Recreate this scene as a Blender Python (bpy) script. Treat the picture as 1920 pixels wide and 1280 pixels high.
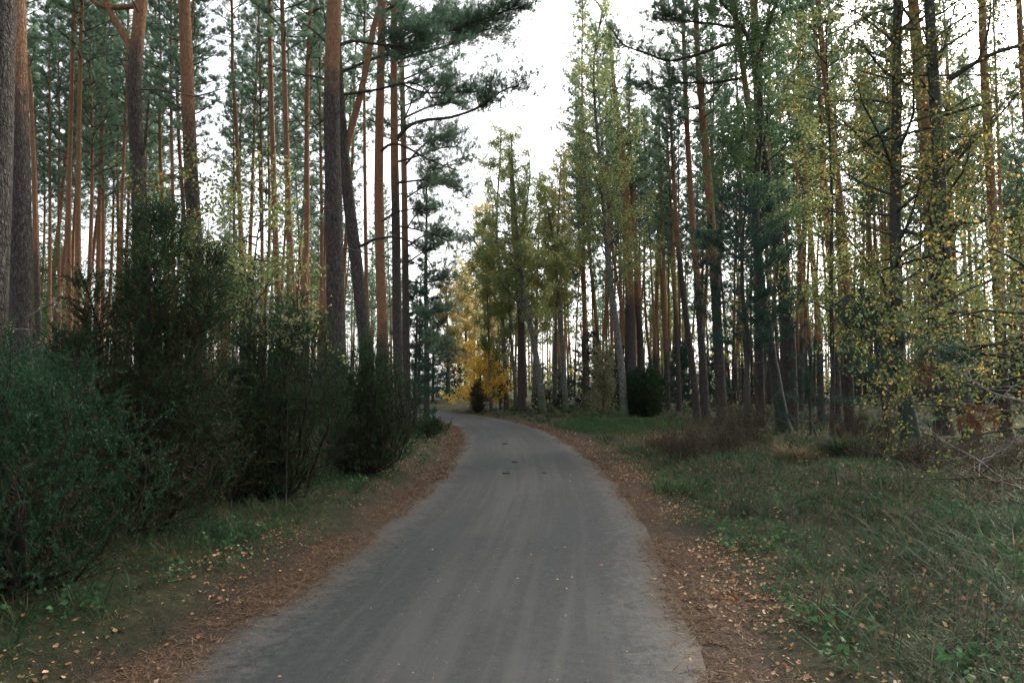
import bpy, math
import numpy as np

# ------------------------------------------------------------------ camera, sky, sun, exposure
for o in list(bpy.data.objects):
    bpy.data.objects.remove(o)
SC = bpy.context.scene
COL = SC.collection
F, CXP, CYP, HOR, CAMH = 1400.0, 960.0, 640.0, 722.0, 1.65
PITCH = math.atan((HOR - CYP) / F)
cam = bpy.data.cameras.new("camera")
cam.sensor_width = 36.0
cam.lens = F / 1920.0 * 36.0
cam.clip_start = 0.05
cam.clip_end = 3000
camo = bpy.data.objects.new("camera", cam)
COL.objects.link(camo)
camo.location = (0, 0, CAMH)
camo.rotation_euler = (math.pi / 2 + PITCH, 0, 0)
SC.camera = camo

SUN_AZ, SUN_EL = 42.0, 33.0          # degrees right of the view direction, above the horizon
world = bpy.data.worlds.new("World")
SC.world = world
world.use_nodes = True
wt = world.node_tree
wt.nodes.clear()
sky = wt.nodes.new("ShaderNodeTexSky")
sky.sky_type = 'NISHITA'
sky.sun_disc = False
sky.sun_elevation = math.radians(SUN_EL)
sky.sun_rotation = math.radians(SUN_AZ)
sky.air_density = 1.0
sky.dust_density = 4.0
sky.ozone_density = 1.0
hs = wt.nodes.new("ShaderNodeHueSaturation")   # thin even cloud: the blue is washed out
hs.inputs["Saturation"].default_value = 0.22
bg = wt.nodes.new("ShaderNodeBackground")
bg.inputs["Strength"].default_value = 0.15
wo = wt.nodes.new("ShaderNodeOutputWorld")
wt.links.new(sky.outputs[0], hs.inputs["Color"])
wt.links.new(hs.outputs[0], bg.inputs["Color"])
wt.links.new(bg.outputs[0], wo.inputs["Surface"])
sl = bpy.data.lights.new("sun", 'SUN')
sl.energy = 2.2
sl.angle = math.radians(14)
sl.color = (1.0, 0.88, 0.72)
so = bpy.data.objects.new("sun", sl)
COL.objects.link(so)
so.location = (20, 20, 40)
so.rotation_euler = (math.radians(90 - SUN_EL), 0, math.radians(180 - SUN_AZ))
vs = SC.view_settings
vs.view_transform = 'Standard'
vs.look = 'None'
vs.exposure = 1.62
vs.gamma = 1.0
vs.use_curve_mapping = False
SC.cycles.use_denoising = True
SC.cycles.max_bounces = 4
SC.cycles.diffuse_bounces = 3
SC.cycles.glossy_bounces = 2
SC.cycles.transmission_bounces = 3
SC.cycles.use_adaptive_sampling = True
SC.cycles.adaptive_threshold = 0.02

R = np.random.default_rng(11)

# ------------------------------------------------------------------ geometry helpers
def P(px, py, Y):
    """the point on the vertical plane y = Y that the photograph shows at (px, py)"""
    a, u = (px - CXP) / F, (CYP - py) / F
    y = math.cos(PITCH) - math.sin(PITCH) * u
    z = math.sin(PITCH) + math.cos(PITCH) * u
    k = Y / y
    return np.array([a * k, Y, CAMH + z * k])

def nrm(a):
    return a / np.maximum(np.linalg.norm(a, axis=-1, keepdims=True), 1e-9)

def sstep(a, b, x):
    t = np.clip((x - a) / (b - a), 0, 1)
    return t * t * (3 - 2 * t)

class MB:
    """collects triangles for ONE mesh object"""
    def __init__(s):
        s.v, s.f, s.m, s.w, s.n = [], [], [], [], 0
    def add(s, v, f, mat=0, w=0.0):
        v = np.asarray(v, float); f = np.asarray(f, int)
        s.v.append(v); s.f.append(f + s.n); s.m.append(np.full(len(f), mat))
        s.w.append(np.broadcast_to(np.asarray(w, float), (len(v),)))
        s.n += len(v)
    def tube(s, path, rad, seg=6, mat=0, w=0.0, rough=0.0):
        path = np.asarray(path, float); n = len(path)
        rad = np.broadcast_to(np.asarray(rad, float), (n,))
        t = nrm(np.gradient(path, axis=0))
        ref = np.array([0.31, 0.95, 0.05]) if abs(t[0][2]) > .6 else np.array([.05, .1, 1.0])
        x = nrm(np.cross(np.broadcast_to(ref, t.shape), t)); y = np.cross(t, x)
        a = np.linspace(0, 2 * math.pi, seg, endpoint=False)
        rr = rad[:, None] * np.ones((1, seg))
        if rough:
            rr = rr * (1 + rough * R.normal(size=(n, seg)))
        v = path[:, None] + rr[..., None] * (np.cos(a)[None, :, None] * x[:, None] + np.sin(a)[None, :, None] * y[:, None])
        i = np.arange(n - 1)[:, None] * seg; j = np.arange(seg)[None]; j2 = (j + 1) % seg
        A, B, C, D = i + j, i + j2, i + seg + j2, i + seg + j
        f = np.concatenate([np.stack([A, B, C], -1).reshape(-1, 3), np.stack([A, C, D], -1).reshape(-1, 3)])
        ww = np.repeat(np.broadcast_to(np.asarray(w, float), (n,)), seg)
        s.add(v.reshape(-1, 3), f, mat, ww)
    def scatter(s, tv, tf, M, Pn, mat=0, w=0.0):
        k, n = len(Pn), len(tv)
        if k == 0:
            return
        v = np.einsum('kij,nj->kni', M, tv) + np.asarray(Pn)[:, None]
        f = (np.asarray(tf)[None] + (np.arange(k) * n)[:, None, None]).reshape(-1, 3)
        ww = np.repeat(np.broadcast_to(np.asarray(w, float), (k,)), n)
        s.add(v.reshape(-1, 3), f, mat, ww)
    def mesh(s, name, mats, smooth=False):
        me = bpy.data.meshes.new(name)
        v = np.concatenate(s.v).astype(np.float32); f = np.concatenate(s.f).astype(np.int32)
        nf = len(f)
        me.vertices.add(len(v)); me.vertices.foreach_set("co", v.ravel())
        me.loops.add(nf * 3); me.loops.foreach_set("vertex_index", f.ravel())
        me.polygons.add(nf)
        me.polygons.foreach_set("loop_start", np.arange(0, nf * 3, 3, dtype=np.int32))
        me.polygons.foreach_set("loop_total", np.full(nf, 3, np.int32))
        for m in mats:
            me.materials.append(m)
        me.polygons.foreach_set("material_index", np.concatenate(s.m).astype(np.int32))
        me.polygons.foreach_set("use_smooth", np.full(nf, smooth))
        at = me.attributes.new("w", 'FLOAT', 'POINT')
        at.data.foreach_set("value", np.concatenate(s.w).astype(np.float32))
        me.update(); me.validate()
        return me
    def build(s, name, mats, parent=None, smooth=False):
        return obj(name, s.mesh(name, mats, smooth), parent)

def obj(name, me, parent=None):
    o = bpy.data.objects.new(name, me)
    COL.objects.link(o)
    if parent is not None:
        o.parent = parent
    return o

def tag(o, label=None, cat=None, group=None, kind=None):
    if label: o["label"] = label
    if cat: o["category"] = cat
    if group: o["group"] = group
    if kind: o["kind"] = kind
    return o

def thing(name, label, cat, loc, group=None, rz=0.0, sc=1.0):
    o = bpy.data.objects.new(name, None)
    o.empty_display_size = 0.2
    COL.objects.link(o)
    o.location = [float(c) for c in loc]
    o.rotation_euler = (0, 0, rz)
    o.scale = (sc, sc, sc)
    return tag(o, label, cat, group)

def copy_tree(src, parent=None):
    c = src.copy(); COL.objects.link(c); c.parent = parent
    for ch in src.children:
        copy_tree(ch, c)
    return c

def frames(D, sc=1.0, r=None):
    D = nrm(np.asarray(D, float)); k = len(D)
    x = nrm(np.cross(R.normal(size=(k, 3)), D)); y = np.cross(D, x)
    return np.stack([x, y, D], -1) * np.broadcast_to(np.asarray(sc, float), (k,))[:, None, None]

def bpath(p, d, L, n=5, up=0.0, wob=0.1):
    p = np.array(p, float); d = nrm(np.array(d, float)); out = [p.copy()]
    for _ in range(n):
        d = d + R.normal(size=3) * wob; d[2] += up
        d = d / np.linalg.norm(d)
        p = p + d * L / n
        out.append(p.copy())
    return np.array(out)

def resample(path, n):
    path = np.asarray(path, float)
    s = np.concatenate([[0], np.cumsum(np.linalg.norm(np.diff(path, axis=0), axis=1))])
    q = np.linspace(0, s[-1], n)
    # Catmull-like smoothing: linear resample, then two light passes
    o = np.stack([np.interp(q, s, path[:, i]) for i in range(3)], -1)
    for _ in range(2):
        o[1:-1] = .25 * o[:-2] + .5 * o[1:-1] + .25 * o[2:]
    return o

def at_t(path, t):
    i = t * (len(path) - 1); k = min(int(i), len(path) - 2); u = i - k
    return path[k] * (1 - u) + path[k + 1] * u, nrm(path[k + 1] - path[k])

def at_many(path, ts):
    ts = np.clip(np.asarray(ts, float), 0, .9999) * (len(path) - 1)
    k = ts.astype(int); u = (ts - k)[:, None]
    return path[k] * (1 - u) + path[k + 1] * u, nrm(path[k + 1] - path[k])

# templates ----------------------------------------------------------
def needle_tuft(n, length, width, spread=1.1, axis=0.09):
    v, f = [], []
    for i in range(n):
        a = R.uniform(0, 6.283); th = R.uniform(.25, spread)
        d = np.array([math.sin(th) * math.cos(a), math.sin(th) * math.sin(a), math.cos(th)])
        s = nrm(np.cross(d, R.normal(size=3))) * width
        b = np.array([0, 0, axis * i / n])
        L = length * R.uniform(.8, 1.15)
        v += [b - s, b + s, b + d * L]; f.append([3 * i, 3 * i + 1, 3 * i + 2])
    return np.array(v), np.array(f)

LEAF_V = np.array([[0, 0, 0], [.36, 0.07, .38], [0, 0, 1.0], [-.36, .07, .38]])
LEAF_F = np.array([[0, 1, 2], [0, 2, 3]])
# ovate leaf with a fold and a curl, for leaves seen close
BLEAF_V = np.array([[0, 0, 0], [.3, .05, .22], [.36, .09, .45], [.16, .1, .78], [0, .12, 1.0], [-.16, .1, .78], [-.36, .09, .45], [-.3, .05, .22], [0, .0, .45]])
BLEAF_F = np.array([[8, 0, 1], [8, 1, 2], [8, 2, 3], [8, 3, 4], [8, 4, 5], [8, 5, 6], [8, 6, 7], [8, 7, 0]])

def juniper_shoot(n=22, L=.2, nl=.029, w=.0048):
    v, f = [], []
    bend = R.uniform(.2, .6)
    def ax(t):
        return np.array([bend * L * t * t, 0, L * t])
    for i in range(n):
        t = (i + .5) / n
        b = ax(t); tan = nrm(ax(min(t + .05, 1.05)) - b)
        a = i * 2.4 + R.uniform(-.4, .4)
        side = nrm(np.cross(tan, [math.cos(a), math.sin(a), .2]))
        d = nrm(tan * .75 + side * .8)
        l = nl * R.uniform(.8, 1.3) * (1.15 - .4 * t)
        s = nrm(np.cross(d, R.normal(size=3))) * w
        k = len(v); v += [b - s, b + s, b + d * l]; f.append([k, k + 1, k + 2])
    pts = [ax(t) for t in (0, .5, 1)]
    s = np.array([0, .002, 0])
    k = len(v); v += [pts[0] - s, pts[0] + s, pts[1] + s, pts[1] - s, pts[2]]
    f += [[k, k + 1, k + 2], [k, k + 2, k + 3], [k + 3, k + 2, k + 4]]
    return np.array(v), np.array(f)

# ------------------------------------------------------------------ materials
def new_mat(name):
    m = bpy.data.materials.new(name); m.use_nodes = True
    nt = m.node_tree; nt.nodes.clear()
    return m, nt

def N(nt, typ, **kw):
    n = nt.nodes.new(typ)
    for k, v in kw.items():
        if k in n.inputs: n.inputs[k].default_value = v
        else: setattr(n, k, v)
    return n

def L(nt, a, b):
    nt.links.new(a, b)

def ramp(nt, fac, stops, interp='LINEAR'):
    r = nt.nodes.new("ShaderNodeValToRGB"); r.color_ramp.interpolation = interp
    e = r.color_ramp.elements
    while len(e) < len(stops): e.new(.5)
    for i, (p, c) in enumerate(stops):
        e[i].position = p; e[i].color = (c[0], c[1], c[2], 1) if hasattr(c, '__len__') else (c, c, c, 1)
    L(nt, fac, r.inputs[0])
    return r.outputs[0]

def mixc(nt, fac, a, b, mode='MIX'):
    m = nt.nodes.new("ShaderNodeMix"); m.data_type = 'RGBA'; m.blend_type = mode
    for sock, val in ((m.inputs[0], fac), (m.inputs[6], a), (m.inputs[7], b)):
        if hasattr(val, 'is_output'): L(nt, val, sock)
        elif hasattr(val, '__len__'): sock.default_value = (val[0], val[1], val[2], 1)
        elif sock.type == 'RGBA': sock.default_value = (val, val, val, 1)
        else: sock.default_value = val
    return m.outputs[2]

def mth(nt, op, a, b=None, clamp=False):
    m = nt.nodes.new("ShaderNodeMath"); m.operation = op; m.use_clamp = clamp
    for i, val in enumerate((a, b)):
        if val is None: continue
        if hasattr(val, 'is_output'): L(nt, val, m.inputs[i])
        else: m.inputs[i].default_value = val
    return m.outputs[0]

def noise(nt, vec, scale, detail=4, rough=.55):
    n = N(nt, "ShaderNodeTexNoise"); n.inputs["Scale"].default_value = scale
    n.inputs["Detail"].default_value = detail; n.inputs["Roughness"].default_value = rough
    if vec is not None: L(nt, vec, n.inputs["Vector"])
    return n.outputs["Fac"]

def coords(nt, which="Object", scale=None):
    t = nt.nodes.new("ShaderNodeTexCoord").outputs[which]
    if scale is None: return t
    mp = nt.nodes.new("ShaderNodeMapping"); mp.inputs["Scale"].default_value = scale
    L(nt, t, mp.inputs["Vector"])
    return mp.outputs[0]

def principled(nt, col, rough=.85, bump=None, bstr=.5, bdist=.01, spec=.25):
    p = nt.nodes.new("ShaderNodeBsdfPrincipled")
    if hasattr(col, 'is_output'): L(nt, col, p.inputs["Base Color"])
    else: p.inputs["Base Color"].default_value = (*col, 1)
    if hasattr(rough, 'is_output'): L(nt, rough, p.inputs["Roughness"])
    else: p.inputs["Roughness"].default_value = rough
    p.inputs["Specular IOR Level"].default_value = spec
    if bump is not None:
        b = nt.nodes.new("ShaderNodeBump"); b.inputs["Strength"].default_value = bstr; b.inputs["Distance"].default_value = bdist
        L(nt, bump, b.inputs["Height"]); L(nt, b.outputs[0], p.inputs["Normal"])
    o = nt.nodes.new("ShaderNodeOutputMaterial")
    L(nt, p.outputs[0], o.inputs[0])
    return p

def leaf_mat(name, stops, trans=.35, nscale=.9, isl=.6, rough=.6):
    """foliage: colour varies leaf by leaf and clump by clump; thin leaves let light through"""
    m, nt = new_mat(name)
    g = nt.nodes.new("ShaderNodeNewGeometry")
    nz = noise(nt, coords(nt, "Object"), nscale, 2)
    nz = mth(nt, 'MULTIPLY_ADD', nz, 2.2); nt.nodes[-1].inputs[2].default_value = -.6
    fac = mth(nt, 'ADD', mth(nt, 'MULTIPLY', g.outputs["Random Per Island"], isl), mth(nt, 'MULTIPLY', nz, 1 - isl), True)
    c = ramp(nt, fac, stops)
    d = N(nt, "ShaderNodeBsdfPrincipled"); d.inputs["Roughness"].default_value = rough
    d.inputs["Specular IOR Level"].default_value = .07
    L(nt, c, d.inputs["Base Color"])
    t = N(nt, "ShaderNodeBsdfTranslucent"); L(nt, c, t.inputs["Color"])
    mx = N(nt, "ShaderNodeMixShader"); mx.inputs[0].default_value = trans
    L(nt, d.outputs[0], mx.inputs[1]); L(nt, t.outputs[0], mx.inputs[2])
    o = N(nt, "ShaderNodeOutputMaterial"); L(nt, mx.outputs[0], o.inputs[0])
    return m

def attr(nt, name):
    a = nt.nodes.new("ShaderNodeAttribute"); a.attribute_name = name
    return a.outputs["Fac"]

def bark_pine():
    m, nt = new_mat("pine_bark")
    c = coords(nt, "Object", (1, 1, .33))
    vo = N(nt, "ShaderNodeTexVoronoi", feature='DISTANCE_TO_EDGE'); vo.inputs["Scale"].default_value = 34
    dn = N(nt, "ShaderNodeTexNoise"); dn.inputs["Scale"].default_value = 9; dn.inputs["Detail"].default_value = 4
    L(nt, c, dn.inputs["Vector"])
    wv = N(nt, "ShaderNodeVectorMath", operation='MULTIPLY_ADD'); L(nt, dn.outputs["Color"], wv.inputs[0])
    wv.inputs[1].default_value = (.16, .16, .16); L(nt, c, wv.inputs[2])
    L(nt, wv.outputs[0], vo.inputs["Vector"])
    plate = ramp(nt, vo.outputs["Distance"], [(0, .25), (.3, 1)])
    nz = noise(nt, c, 32, 7, .75)
    big = noise(nt, coords(nt, "Object"), 1.7, 3)
    w = attr(nt, "w")
    warm = mth(nt, 'ADD', w, mth(nt, 'MULTIPLY', mth(nt, 'SUBTRACT', big, .5), 1.1))
    warm = ramp(nt, warm, [(.3, 0), (.72, 1)])
    grey = ramp(nt, nz, [(.32, (.03, .026, .022)), (.5, (.085, .075, .066)), (.68, (.2, .18, .16))])
    orange = ramp(nt, nz, [(.28, (.15, .08, .046)), (.55, (.33, .18, .105)), (.75, (.47, .31, .21))])
    col = mixc(nt, warm, grey, orange)
    crack = mixc(nt, plate, (.035, .028, .024), col)
    soft = mixc(nt, warm, .6, .15)
    col = mixc(nt, soft, col, crack)
    hgt = mth(nt, 'ADD', mth(nt, 'MULTIPLY', plate, .7), mth(nt, 'MULTIPLY', nz, .6))
    principled(nt, col, .9, hgt, 1.0, .05, .15)
    return m

def bark_birch(name, light, dark, moss):
    m, nt = new_mat(name)
    c = coords(nt, "Object")
    n1 = noise(nt, coords(nt, "Object", (3, 3, 7)), 2.6, 6, .75)
    n2 = noise(nt, c, 2.4, 4)
    n3 = noise(nt, c, 30, 5, .7)
    marks = ramp(nt, n1, [(.42, 0), (.56, 1)])
    w = attr(nt, "w")
    col = mixc(nt, marks, dark, light)
    col = mixc(nt, mth(nt, 'MULTIPLY', n3, .6), col, (.07, .07, .06))
    mo = ramp(nt, mth(nt, 'ADD', n2, mth(nt, 'SUBTRACT', .45, w)), [(.5, 0), (.75, .85)])
    col = mixc(nt, mo, col, moss)
    principled(nt, col, .85, mth(nt, 'ADD', n3, mth(nt, 'MULTIPLY', n1, 1.5)), .7, .015, .15)
    return m

def plain(name, c0, c1, scale=20, rough=.9, bd=.005):
    m, nt = new_mat(name)
    n = noise(nt, coords(nt, "Object"), scale, 4)
    principled(nt, ramp(nt, n, [(.3, c0), (.7, c1)]), rough, n, .5, bd, .15)
    return m

M_PINE = bark_pine()
M_BIRCH = bark_birch("birch_bark", (.21, .207, .19), (.035, .035, .032), (.055, .08, .042))
M_MOSSB = bark_birch("mossy_birch_bark", (.065, .065, .057), (.02, .02, .018), (.026, .045, .03))
M_ALDER = plain("dark_bark", (.022, .022, .018), (.075, .075, .062), 25)
M_DEADW = plain("dead_twig", (.05, .042, .035), (.12, .1, .085), 30)
M_TWIG = plain("twig_bark", (.035, .028, .022), (.1, .07, .045), 30)
M_JSTEM = plain("juniper_stem", (.012, .01, .008), (.035, .028, .022), 30)
M_SILVER = plain("silver_deadwood", (.11, .105, .1), (.26, .245, .23), 40)
M_NEEDLE = leaf_mat("pine_needles", [(0, (.055, .1, .072)), (.5, (.105, .175, .118)), (1, (.18, .25, .135))], .5, .8, .45)
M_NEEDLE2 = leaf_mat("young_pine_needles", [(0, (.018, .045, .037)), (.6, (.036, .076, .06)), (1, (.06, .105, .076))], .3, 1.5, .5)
M_JUN = leaf_mat("juniper_needles", [(0, (.007, .018, .0085)), (.45, (.02, .044, .019)), (1, (.058, .108, .048))], .3, 3.6, .35)
M_JUNT = leaf_mat("teal_juniper_needles", [(0, (.0065, .02, .01)), (.45, (.017, .046, .022)), (1, (.05, .108, .054))], .3, 3.6, .35)
M_JUNB = leaf_mat("brown_juniper_needles", [(0, (.014, .018, .01)), (.45, (.03, .032, .017)), (.8, (.06, .045, .025)), (1, (.03, .05, .027))], .2, 1.4, .4)
M_RUST = leaf_mat("dead_needles", [(0, (.06, .028, .015)), (1, (.18, .08, .04))], .25)
M_OLIVE = leaf_mat("birch_leaves_olive", [(0, (.1, .165, .07)), (.45, (.21, .265, .1)), (.8, (.38, .36, .14)), (1, (.54, .43, .16))], .62, .7, .55)
M_GREEN = leaf_mat("alder_leaves", [(0, (.05, .11, .055)), (.6, (.105, .175, .08)), (.93, (.19, .22, .09)), (1, (.42, .28, .08))], .5, .8, .6)
M_YELLOW = leaf_mat("autumn_leaves_yellow", [(0, (.05, .1, .045)), (.5, (.11, .15, .058)), (.72, (.24, .21, .065)), (.86, (.52, .33, .09)), (1, (.68, .45, .14))], .5, .9, .72)
M_ORANGE = leaf_mat("maple_leaves_orange", [(0, (.45, .36, .08)), (.4, (.8, .56, .12)), (1, (.9, .66, .18))], .65, .6, .5)
M_GOLD = leaf_mat("birch_leaves_gold", [(0, (.26, .24, .11)), (.5, (.54, .46, .22)), (1, (.66, .54, .27))], .66, .5, .5)
M_TAN = leaf_mat("birch_leaves_tan", [(0, (.18, .2, .08)), (.5, (.37, .33, .135)), (1, (.53, .44, .2))], .64, .6, .5)
M_PALE = leaf_mat("pale_shrub_leaves", [(0, (.1, .12, .07)), (.6, (.22, .23, .13)), (1, (.34, .3, .16))], .4, 1, .7)
M_GRASS = leaf_mat("grass_blades", [(0, (.013, .04, .021)), (.42, (.03, .072, .034)), (.64, (.064, .084, .038)), (.85, (.13, .11, .06)), (1, (.26, .2, .115))], .35, 1.3, .55)
M_LAWN = leaf_mat("short_green_grass", [(0, (.026, .065, .024)), (.5, (.045, .098, .034)), (1, (.15, .14, .065))], .3, .6, .5)
M_SEDGE = leaf_mat("sedge_blades", [(0, (.022, .05, .03)), (.7, (.05, .09, .05)), (1, (.2, .17, .09))], .3, 2, .7)
M_STRAW = leaf_mat("dry_straw", [(0, (.09, .065, .036)), (1, (.3, .22, .13))], .3, 2, .8)
M_FLEAF = leaf_mat("fallen_leaves", [(0, (.12, .065, .04)), (.4, (.3, .155, .075)), (.75, (.46, .28, .15)), (1, (.58, .42, .28))], .2, 3, .85)
M_LITTER = leaf_mat("fallen_needles", [(0, (.05, .034, .022)), (.6, (.14, .088, .055)), (1, (.27, .19, .125))], .1, 3, .9)
M_HERB = leaf_mat("herb_leaves", [(0, (.025, .07, .03)), (.7, (.06, .14, .06)), (1, (.16, .2, .08))], .3, 2, .7)
M_BROWNW = leaf_mat("withered_weeds", [(0, (.03, .025, .02)), (.7, (.082, .067, .048)), (1, (.18, .145, .105))], .2, 2, .7)

# ------------------------------------------------------------------ road line and ground
_cy = np.array([-60, -20, -6, 0, 4.14, 7, 11.1, 14.5, 18.8, 24.8, 28.9, 32.5, 37, 42.8, 48, 53, 57, 60, 62])
_cx = np.array([-9, -3.2, -1.3, -.8, -.45, -.12, .17, .25, .18, -.1, -.55, -1.25, -2.4, -4.1, -6.6, -10, -16, -24, -40.])
rl = np.stack([_cx, _cy, 0 * _cx], -1)
_s = np.concatenate([[0], np.cumsum(np.linalg.norm(np.diff(rl, axis=0), axis=1))])
_q = np.arange(0, _s[-1], .25)
RL = np.stack([np.interp(_q, _s, _cx), np.interp(_q, _s, _cy)], -1)
for _ in range(60):
    RL[1:-1] = .25 * RL[:-2] + .5 * RL[1:-1] + .25 * RL[2:]
RT = nrm(np.gradient(RL, axis=0))
RN = np.stack([RT[:, 1], -RT[:, 0]], -1)     # to the right

def lateral(x, y):
    """signed distance from the road's centre line, right is positive"""
    x = np.atleast_1d(np.asarray(x, float)); y = np.atleast_1d(np.asarray(y, float))
    out = np.empty(x.shape); fl = out.ravel(); xf, yf = x.ravel(), y.ravel()
    A = RL[::2]; B = RN[::2]
    for i in range(0, len(xf), 20000):
        d2 = (xf[i:i + 20000, None] - A[None, :, 0]) ** 2 + (yf[i:i + 20000, None] - A[None, :, 1]) ** 2
        k = d2.argmin(1)
        sg = (xf[i:i + 20000] - A[k, 0]) * B[k, 0] + (yf[i:i + 20000] - A[k, 1]) * B[k, 1]
        fl[i:i + 20000] = np.sign(sg + 1e-9) * np.sqrt(d2[np.arange(len(k)), k])
    return fl.reshape(x.shape)

def bumps(x, y):
    return (np.sin(x * .9 + 1.3 * np.sin(y * .31)) * np.sin(y * .7 + 2 + np.sin(x * .4)) * .5
            + np.sin(x * 2.3 + y * 1.1) * np.sin(y * 2.0 - x * .7) * .22 + np.sin(x * 5.1 - y * 3.3) * np.sin(y * 4.7 + x * 2.1) * .1)

def gh(x, y, s=None):
    x = np.asarray(x, float); y = np.asarray(y, float)
    if s is None: s = lateral(x, y).reshape(x.shape)
    a = np.abs(s) - 1.5
    left = s < 0
    z = -.05 + .056 * sstep(-.22, .06, a)
    bank = np.where(left, .16 * sstep(.35, .8, a) + .12 * sstep(1, 3, a), .03 * sstep(.4, 1.2, a) + .08 * sstep(1.5, 4, a))
    z = z + bank + bumps(x, y) * (.16 * sstep(.5, 2.5, a)) + .25 * sstep(4, 9, a) * sstep(26, 46, y)
    z = z + bumps(x * .13 + 3, y * .13) * .7 * sstep(14, 50, np.abs(x) + np.maximum(y - 40, 0))
    return z

def ghf(x, y):
    return float(gh(np.array([x]), np.array([y]))[0])

def axis_steps(lo, hi, fine_lo, fine_hi, step):
    mid = np.arange(fine_lo, fine_hi, step)
    g = [fine_hi]; d = step
    while g[-1] < hi:
        d *= 1.16; g.append(min(g[-1] + d, hi))
    h = [fine_lo]; d = step
    while h[-1] > lo:
        d *= 1.16; h.append(max(h[-1] - d, lo))
    return np.unique(np.concatenate([h, mid, g]))

gx = axis_steps(-420, 420, -7, 7, .14); gy = axis_steps(-90, 560, 1.5, 34, .2)
GX, GY = np.meshgrid(gx, gy)
gs = lateral(GX, GY)
GZ = gh(GX, GY, gs)
gb = MB()
nx, ny = len(gx), len(gy)
ii = (np.arange(ny - 1)[:, None] * nx + np.arange(nx - 1)[None]).ravel()
gf = np.concatenate([np.stack([ii, ii + 1, ii + nx + 1], -1), np.stack([ii, ii + nx + 1, ii + nx], -1)])
gb.add(np.stack([GX, GY, GZ], -1).reshape(-1, 3), gf, 0, gs.ravel())

def ground_mat():
    m, nt = new_mat("forest_floor")
    c = coords(nt, "Object")
    s = attr(nt, "w")
    a = mth(nt, 'SUBTRACT', mth(nt, 'ABSOLUTE', s), 1.5)
    n1 = noise(nt, c, 1.3, 5, .6); n2 = noise(nt, c, 9, 6, .7); n3 = noise(nt, c, 90, 5, .85); n4 = noise(nt, c, .35, 3)
    litter = ramp(nt, n3, [(.3, (.026, .02, .015)), (.52, (.065, .048, .034)), (.75, (.15, .115, .085))])
    soil = ramp(nt, n3, [(.35, (.02, .017, .012)), (.7, (.062, .053, .04))])
    moss = ramp(nt, n2, [(.3, (.014, .022, .011)), (.5, (.028, .038, .018)), (.72, (.075, .062, .036))])
    dry = ramp(nt, n2, [(.3, (.03, .028, .016)), (.6, (.07, .06, .034)), (.8, (.12, .1, .06))])
    turf = mixc(nt, ramp(nt, n4, [(.4, 0), (.62, 1)]), moss, dry)
    e = mth(nt, 'ADD', a, mth(nt, 'MULTIPLY', mth(nt, 'SUBTRACT', n1, .5), 1.3))
    col = mixc(nt, ramp(nt, e, [(.3, 0), (.46, 1)]), litter, soil)
    e2 = mth(nt, 'ADD', a, mth(nt, 'MULTIPLY', mth(nt, 'SUBTRACT', n1, .5), 1.6))
    col = mixc(nt, ramp(nt, e2, [(.4, 0), (.75, 1)]), col, turf)
    hgt = mth(nt, 'ADD', n3, mth(nt, 'MULTIPLY', n2, 2))
    principled(nt, col, .95, hgt, .8, .03, .1)
    return m
ground = tag(gb.build("ground", [ground_mat()], smooth=True), kind="structure")

# the narrow asphalt road, edges ragged under sand and needles
rb = MB()
LATK = 1.03
lat = np.array([-1.56, -1.47, -1.3, -1.05, -.75, -.4, 0, .4, .75, 1.05, 1.3, 1.47, 1.56])
k = len(RL)
q = np.arange(k) * .25
edge = 1 + .012 * np.sin(q * 1.3) * np.sin(q * .37 + 1) + .008 * np.sin(q * 4.1) * np.sin(q * 1.7)
LT = LATK * lat[None] * edge[:, None]
for c_ in (0, 1, 11, 12):
    LT[:, c_] += R.normal(size=k) * (.035 if c_ in (0, 12) else .02)
RV = np.stack([RL[:, None, 0] + RN[:, None, 0] * LT, RL[:, None, 1] + RN[:, None, 1] * LT,
               np.broadcast_to(.022 * (1 - (lat / 1.56) ** 2)[None] + .006, LT.shape)
               + .006 * np.sin(q * .6)[:, None] * np.sin(lat * 2 + 1)[None] * (1 - (lat / 1.56) ** 2)[None]], -1)
RV[:, 0, 2] = -.03; RV[:, -1, 2] = -.03
ii = (np.arange(k - 1)[:, None] * 13 + np.arange(12)[None]).ravel()
rf = np.concatenate([np.stack([ii, ii + 1, ii + 14], -1), np.stack([ii, ii + 14, ii + 13], -1)])
rb.add(RV.reshape(-1, 3), rf, 0, np.broadcast_to(lat[None], LT.shape).ravel())

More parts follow.
